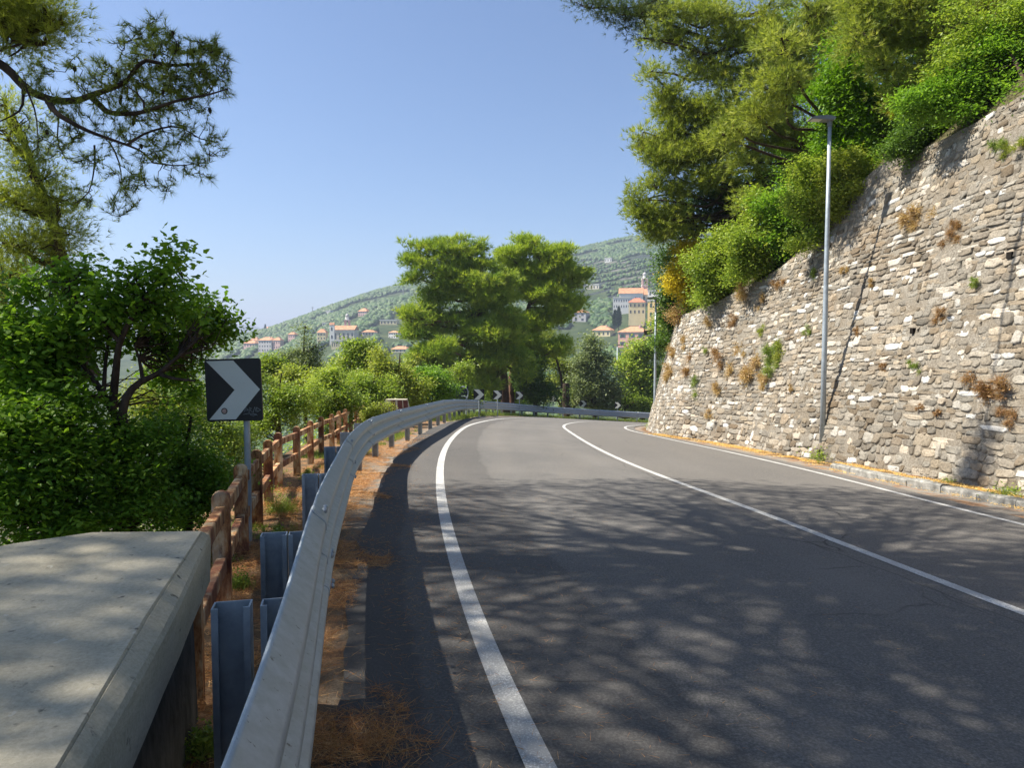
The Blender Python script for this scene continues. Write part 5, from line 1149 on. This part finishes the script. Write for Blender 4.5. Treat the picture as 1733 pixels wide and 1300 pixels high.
# ------------------------------------------------------------------ buildings of the hill towns
def pm(name, c, rough=.85): return plain(name, c, rough, .2, var=.10, scale=.25)
WM = {'cream': pm('cream_render', (.66, .60, .48)), 'white': pm('white_render', (.74, .72, .67)), 'pink': pm('pink_render', (.62, .36, .29)), 'yellow': pm('yellow_render', (.70, .50, .20)), 'pale': pm('pale_yellow_render', (.70, .60, .36)), 'grey': pm('grey_render', (.45, .44, .44)), 'rose': pm('rose_render', (.58, .40, .36))}
RF = plain('terracotta_roof', (.50, .255, .14), .9, .15, var=.25, scale=.6); RF2 = plain('red_roof', (.52, .19, .11), .9, .15, var=.2, scale=.6); WIN = plain('dark_window', (.05, .06, .07), .25, .5, var=.1); SHUT = plain('green_shutter', (.06, .16, .11), .7, .3, var=.1); TRIM = WM['white']
def house(label, x0, x1, yt, yb, col, roof='hip', rows=2, cols=3, deep=.8, rz=None, shut=False, yr=None, D=None, name='house', cat='house', rmat=None, group='houses of the hill towns', arch=False):
    """x0..x1, eaves yt, foot yb in photo pixels; the distance is where its foot meets the hill"""
    p = hhit((x0 + x1) / 2, yb) if D is None else at((x0 + x1) / 2, yb, D)
    d = p[1]; w = (x1 - x0) / F0 * d; h = (yb - yt) / F0 * d; dp = w * deep
    if rz is None: rz = -.22 if ('church' in label or 'arcade' in label) else -.45
    root = thing(name, (p[0], p[1], p[2]), label, cat, group, rz); BLD.append((p[0], p[1] + dp * .3, max(w, dp) * .62 + 2, p[1]))
    mb = MB(); mb.box(-w / 2, w / 2, 0, dp, -8, h); mb.build('wall', WM[col], root, local=True)
    e = min(.6, w * .05); rh = ((yt - yr) / F0 * d) if yr is not None else w * .16; mb = MB()
    if roof == 'hip':
        q = min(w, dp) * .42
        mb.add([(-w / 2 - e, -e, h), (w / 2 + e, -e, h), (w / 2 + e, dp + e, h), (-w / 2 - e, dp + e, h), (-w / 2 + q, dp / 2, h + rh), (w / 2 - q, dp / 2, h + rh)], [(0, 1, 5, 4), (1, 2, 5), (2, 3, 4, 5), (3, 0, 4), (0, 3, 2, 1)])
    elif roof == 'gable':
        mb.add([(-w / 2 - e, -e, h - .1), (w / 2 + e, -e, h - .1), (w / 2 + e, dp + e, h - .1), (-w / 2 - e, dp + e, h - .1), (-w / 2 - e, dp / 2, h + rh), (w / 2 + e, dp / 2, h + rh)], [(0, 1, 5, 4), (2, 3, 4, 5), (1, 2, 5), (3, 0, 4), (0, 3, 2, 1)])
    else:
        mb.box(-w / 2 - .3, w / 2 + .3, -.3, dp + .3, h, h + .5)
    mb.build('roof', rmat or (RF if roof != 'flat' else TRIM), root, local=True)
    if roof == 'hip':
        mb = MB(); mb.box(w * .18, w * .24, dp * .3, dp * .38, h + rh * .3, h + rh * 1.15); mb.build('chimney', WM['rose'], root, local=True)
    if rows * cols:
        mw = w / cols * .34; mh = h / rows * .46; base = None
        for r in range(rows):
            for c in range(cols):
                x = -w / 2 + w * (c + .5) / cols; z = h * (r + .5) / rows
                if base is None:
                    mb = MB()
                    if arch: mb.prism([(-mw / 2, -mh / 2), (mw / 2, -mh / 2), (mw / 2, mh * .25)] + [(mw / 2 * math.cos(t), mh * .25 + mw / 2 * math.sin(t)) for t in (.6, 1.2, 1.9, 2.5)] + [(-mw / 2, mh * .25)], 'y', -.06, .2)
                    else: mb.box(-mw / 2, mw / 2, -.06, .2, -mh / 2, mh / 2)
                    base = mb.build('window', WIN, root, local=True); base.location = (x, 0, z)
                    if shut:
                        mb = MB(); mb.box(-mw * .85, -mw * .5, -.14, .02, -mh / 2, mh / 2); mb.box(mw * .5, mw * .85, -.14, .02, -mh / 2, mh / 2); sh = mb.build('shutters', SHUT, base, local=True)
                else:
                    o = base.copy(); C.objects.link(o); o.parent = root; o.location = (x, 0, z)
                    if shut: s2 = sh.copy(); C.objects.link(s2); s2.parent = o
        mb = MB(); mb.box(-w / 2 - .12, w / 2 + .12, -.12, .05, h * .98 - .35, h * .98); mb.build('cornice', TRIM, root, local=True)
    return root, p, w, h, dp
def tower(label, x, half, yt, yb, ytop, col, D, dome=True):
    p = at(x, yb, D); w = half * 2 / F0 * D; h = (yb - yt) / F0 * D; hz = (yt - ytop) / F0 * D
    root = thing('bell_tower', p, label, 'bell tower', 'bell towers of the hill towns'); BLD.append((p[0], p[1], w, p[1]))
    mb = MB(); mb.box(-w / 2, w / 2, 0, w, -15, h * .55); mb.build('shaft', WM[col], root, local=True)
    mb = MB(); mb.box(-w * .58, w * .58, -w * .08, w * 1.08, h * .55, h * .59); mb.box(-w * .55, w * .55, -w * .05, w * 1.05, h * .96, h); mb.build('cornice', TRIM, root, local=True)
    mb = MB()
    for sx in (-1, 1):
        for y0 in (0, .72): mb.box(sx * w * .36 - w * .13, sx * w * .36 + w * .13, w * y0, w * (y0 + .26), h * .59, h * .96)
    mb.build('belfry', WM[col], root, local=True)
    mb = MB(); mb.box(-w * .2, w * .2, -.08, .1, h * .2, h * .42); mb.build('window', WIN, root, local=True)
    k = 10; mb = MB(); rr = w * .36; mb.tube([(0, w / 2, h), (0, w / 2, h + hz * .40)], [rr, rr], k); mb.build('lantern', WM['white'], root, local=True)
    mb = MB(); mb.tube([(0, w / 2, h + hz * (.40 + .34 * t)) for t in (0, .35, .7, 1)], [rr * 1.12, rr * 1.0, rr * .62, rr * .12], k); mb.tube([(0, w / 2, h + hz * .7), (0, w / 2, h + hz)], [.14, .08], 5); mb.build('dome', WM['grey'], root, local=True, smooth=True)
# right town
cr, p, w, h, dp = house('long cream church with orange gabled roof below the bell tower of the right hill town', 1048, 1087, 496.5, 517, 'white', 'gable', 1, 5, .45, yr=487, D=575, name='church', cat='church', arch=True)
tower('slim pink and white bell tower rising over the right hill town', 1091.5, 4.6, 471, 500, 457, 'rose', 588)
house('church apse block with a low orange roof just right of the long nave', 1078, 1102, 499, 520, 'cream', 'hip', 2, 3, .7, yr=488.5, D=582, name='church_apse', cat='church')
house('long white arcaded terrace wall with a row of small dark openings under the right church', 1037.5, 1070, 504, 523, 'white', 'flat', 2, 8, .25, D=560, name='arcade', cat='building', arch=True)
house('small pale yellow house with a red roof right below the right church', 1064, 1091.5, 511.5, 533, 'pale', 'hip', 2, 4, .8, yr=504, D=520, rmat=RF2)
house('tall white apartment house at the right end of the right town', 1096, 1136, 492, 512, 'white', 'flat', 2, 5, .5, D=575)
house('bright yellow tall house below the white apartment house', 1095.5, 1130, 509, 556, 'yellow', 'flat', 3, 3, .6, D=500)
house('pink house with an orange hipped roof and green shutters', 1045, 1093, 562, 588, 'pink', 'hip', 2, 3, .8, yr=552, shut=True)
house('low yellow house with an orange roof left of the pink house', 1002, 1033, 559, 570, 'pale', 'hip', 1, 4, .8, yr=551)
house('lonely white house high on the right hill', 1023, 1035, 437, 444, 'white', 'flat', 1, 3, .8)
house('small grey house half hidden by trees left of the cypresses', 968, 992, 529, 545, 'grey', 'hip', 2, 2, .8, yr=524)
house('small stone house among the terraces of the right hill', 992, 1014, 482, 490, 'cream', 'flat', 1, 4, .6)
# left town
house('left church nave with orange roof beside the left bell tower', 563, 601, 558, 580, 'cream', 'gable', 1, 5, .45, yr=551, D=545, name='church', cat='church')
tower('pale bell tower with a small dome in the left hill town', 587, 4.4, 541, 566, 527, 'rose', 556)
house('tall white church facade at the left end of the left church', 557.5, 566, 550, 577, 'white', 'gable', 2, 1, .3, yr=546, D=541, name='church_facade', cat='church', arch=True)
house('low pale house in front of the left church', 560, 580, 577, 590, 'pale', 'flat', 1, 5, .5, D=512)
house('grey three storey block at the lower left of the left town', 434, 463, 576, 596, 'grey', 'hip', 3, 5, .6, yr=570.5)
house('white block with orange roof right of the grey block', 461, 476, 576, 592, 'rose', 'hip', 2, 3, .6, yr=571)
house('row house with orange roof at the far left of the left town', 409, 435, 581, 596, 'rose', 'hip', 2, 4, .6, yr=575)
house('orange roofed house just behind the far left row house', 420, 438, 577, 586, 'cream', 'hip', 1, 3, .6, yr=571)
house('reddish house with a cypress on the left ridge', 444, 456, 557, 562, 'rose', 'hip', 1, 3, .8, yr=553)
house('yellowish house left of the left church facade', 536, 552, 563, 582, 'pale', 'hip', 3, 3, .6, yr=557, D=560)
house('small white flat house above the left church', 545, 563, 547, 552, 'white', 'flat', 1, 4, .5)
house('tiny white house high left of the left bell tower', 550.5, 560, 526, 531.5, 'white', 'flat', 1, 3, .8)
house('pink villa on the slope above and right of the left bell tower', 604.5, 622, 527, 535, 'rose', 'hip', 2, 4, .7, yr=521.5)
house('long pale yellow house right of the left church', 642, 672, 542, 550, 'pale', 'flat', 1, 5, .4)
house('white low house beside the big pine', 682, 701, 541, 546, 'white', 'hip', 1, 4, .6, yr=538)
house('white villa below the long pale yellow house', 656, 675, 563, 573, 'white', 'hip', 2, 4, .6, yr=560)
house('white house touching the left side of the big pine', 695, 709, 558, 568, 'white', 'hip', 2, 3, .6, yr=554)
house('low ochre roofed house right of the left church', 612, 634, 562, 568, 'cream', 'hip', 1, 4, .6, yr=558.5)
house('broad roofed low house under the white villa', 660, 690, 591, 597, 'cream', 'hip', 1, 4, .5, yr=586)
house('small white house high near the big pine', 634, 647, 508, 512, 'white', 'flat', 1, 3, .6)
house('white farmhouse high at the left flank of the big pine', 700, 712, 499, 503, 'white', 'flat', 1, 3, .6)
house('pinkish narrow house left of the pale sparse tree', 486, 500, 566, 580, 'rose', 'hip', 2, 3, .7, yr=562)
# terrace walls
ordn = ['lowest', 'second', 'third', 'fourth', 'fifth', 'sixth', 'seventh', 'eighth', 'ninth', 'tenth', 'topmost']
STW = plain('terrace_stone', (.46, .41, .32), .95, .1, var=.3, scale=.2)
for k, yv in enumerate(terr_y):
    xs = np.arange((945 - 866) / 1200 * yv, (1125 - 866) / 1200 * yv, 4.0); yy_ = yv + 7 * vnoise(xs, xs * 0 + k, 40, 5); z = hill(xs, yy_)
    gap = vnoise(xs, xs * 0 + k * 3, 18, 2) > -.35
    mb = MB()
    for a in range(len(xs) - 1):
        if gap[a]: mb.add([(xs[a], yy_[a], z[a] - 1), (xs[a + 1], yy_[a + 1], z[a + 1] - 1), (xs[a + 1], yy_[a + 1] , z[a + 1] + 1.6), (xs[a], yy_[a], z[a] + 1.6), (xs[a], yy_[a] + .8, z[a] + 1.6), (xs[a + 1], yy_[a + 1] + .8, z[a + 1] + 1.6)], [(0, 1, 2, 3), (3, 2, 5, 4)])
    o = mb.build('terrace_wall', STW); props(o, '%s pale stone terrace wall on the right hill, counted upwards' % ordn[k], 'terrace wall', 'terrace walls on the right hill')
# woods away from the houses
B_ = np.array([(b[0], b[1], b[2], b[3]) for b in BLD])
for b in B_:
    near = (np.abs(x_ - b[0]) < b[2]) & (y_ > b[3] - 60) & (y_ < b[3] + b[2] * 1.8); kp = kp & ~near
Pw = np.column_stack([x_, y_, z_ + 1.2])[kp]; Rw = rg.uniform(1.9, 3.8, len(Pw)); tk = terrace[kp]; Rw[tk] = rg.uniform(1.3, 2.2, tk.sum())
bright_ = rg.random(len(Pw)) < .35
lumps(rg, Pw[~bright_], Rw[~bright_], 'hill_woods', 'dark green woods and groves covering the far hills', 'woods')
lumps(rg, Pw[bright_], Rw[bright_] * .9, 'olive_groves', 'paler olive groves mixed into the woods of the far hills', 'olive_far')
# cypresses, pylons
def cypress(px, yb, yt, D, label):
    p = at(px, yb, D); h = (yb - yt) / F0 * D; root = thing('cypress_tree', p, label, 'tree', 'cypresses of the hill towns')
    r_ = np.random.default_rng(int(px)); n_ = 900; t = r_.random(n_); a = r_.uniform(0, 6.28, n_); rad = h * .13 * np.sin(np.clip(t * 1.0 + .12, 0, 1) * np.pi) ** .6 * r_.uniform(.7, 1.1, n_)
    P = p + np.column_stack([rad * np.cos(a), rad * np.sin(a), t * h]); D_ = rdir(r_, n_, 2.5); V, Fc = needle_geo(r_, P, D_, 4, 1.3, .35, .35)
    mk('crown', V, Fc, M['woods'], root, attrs=[('v', 'FACE', r_.random(len(Fc)) * .5)]); mb = MB(); mb.tube([p + (0, 0, -3), p + (0, 0, h * .5)], [.3, .15], 6); mb.build('trunk', M['bark'], root)
cypress(1047, 552, 521, 430, 'taller dark cypress below the white arcade of the right town')
cypress(1040.5, 552, 527, 432, 'shorter dark cypress left of the taller one below the arcade')
cypress(449, 562, 550, 900, 'small cypress beside the reddish house on the left ridge')
for px, yb, yt, lb in ((529, 532, 519, 'thin lattice pylon on the left ridge skyline'), (682.5, 500, 484, 'thin pylon on the ridge just left of the big pine')):
    p = hhit(px, yb); D = p[1]; h = (yb - yt) / F0 * D; root = thing('pylon', p, lb, 'pylon', 'pylons on the ridge'); mb = MB(); mb.tube([(0, 0, -2), (0, 0, h)], [.7, .35], 4); mb.build('mast', M['lampgrey'], root, local=True)
    mb = MB(); mb.box(-2.2, 2.2, -.2, .2, h * .8, h * .8 + .35); mb.box(-1.6, 1.6, -.2, .2, h * .92, h * .92 + .3); mb.build('crossarm', M['lampgrey'], root, local=True)
# ------------------------------------------------------------------ haze: the air over the valley
mh = bpy.data.materials.new('haze'); mh.use_nodes = True; t = mh.node_tree; t.nodes.clear(); oo = t.nodes.new('ShaderNodeOutputMaterial'); pv = t.nodes.new('ShaderNodeVolumePrincipled')
pv.inputs['Color'].default_value = (.60, .69, .90, 1); pv.inputs['Density'].default_value = HAZE; pv.inputs['Anisotropy'].default_value = .1; t.links.new(pv.outputs[0], oo.inputs['Volume'])
mb = MB(); mb.box(-3600, 3600, -80, 5200, -140, 212)
hz_ = mb.build('haze', mh); props(hz_, 'pale bluish haze filling the valley air', 'haze', kind='stuff')
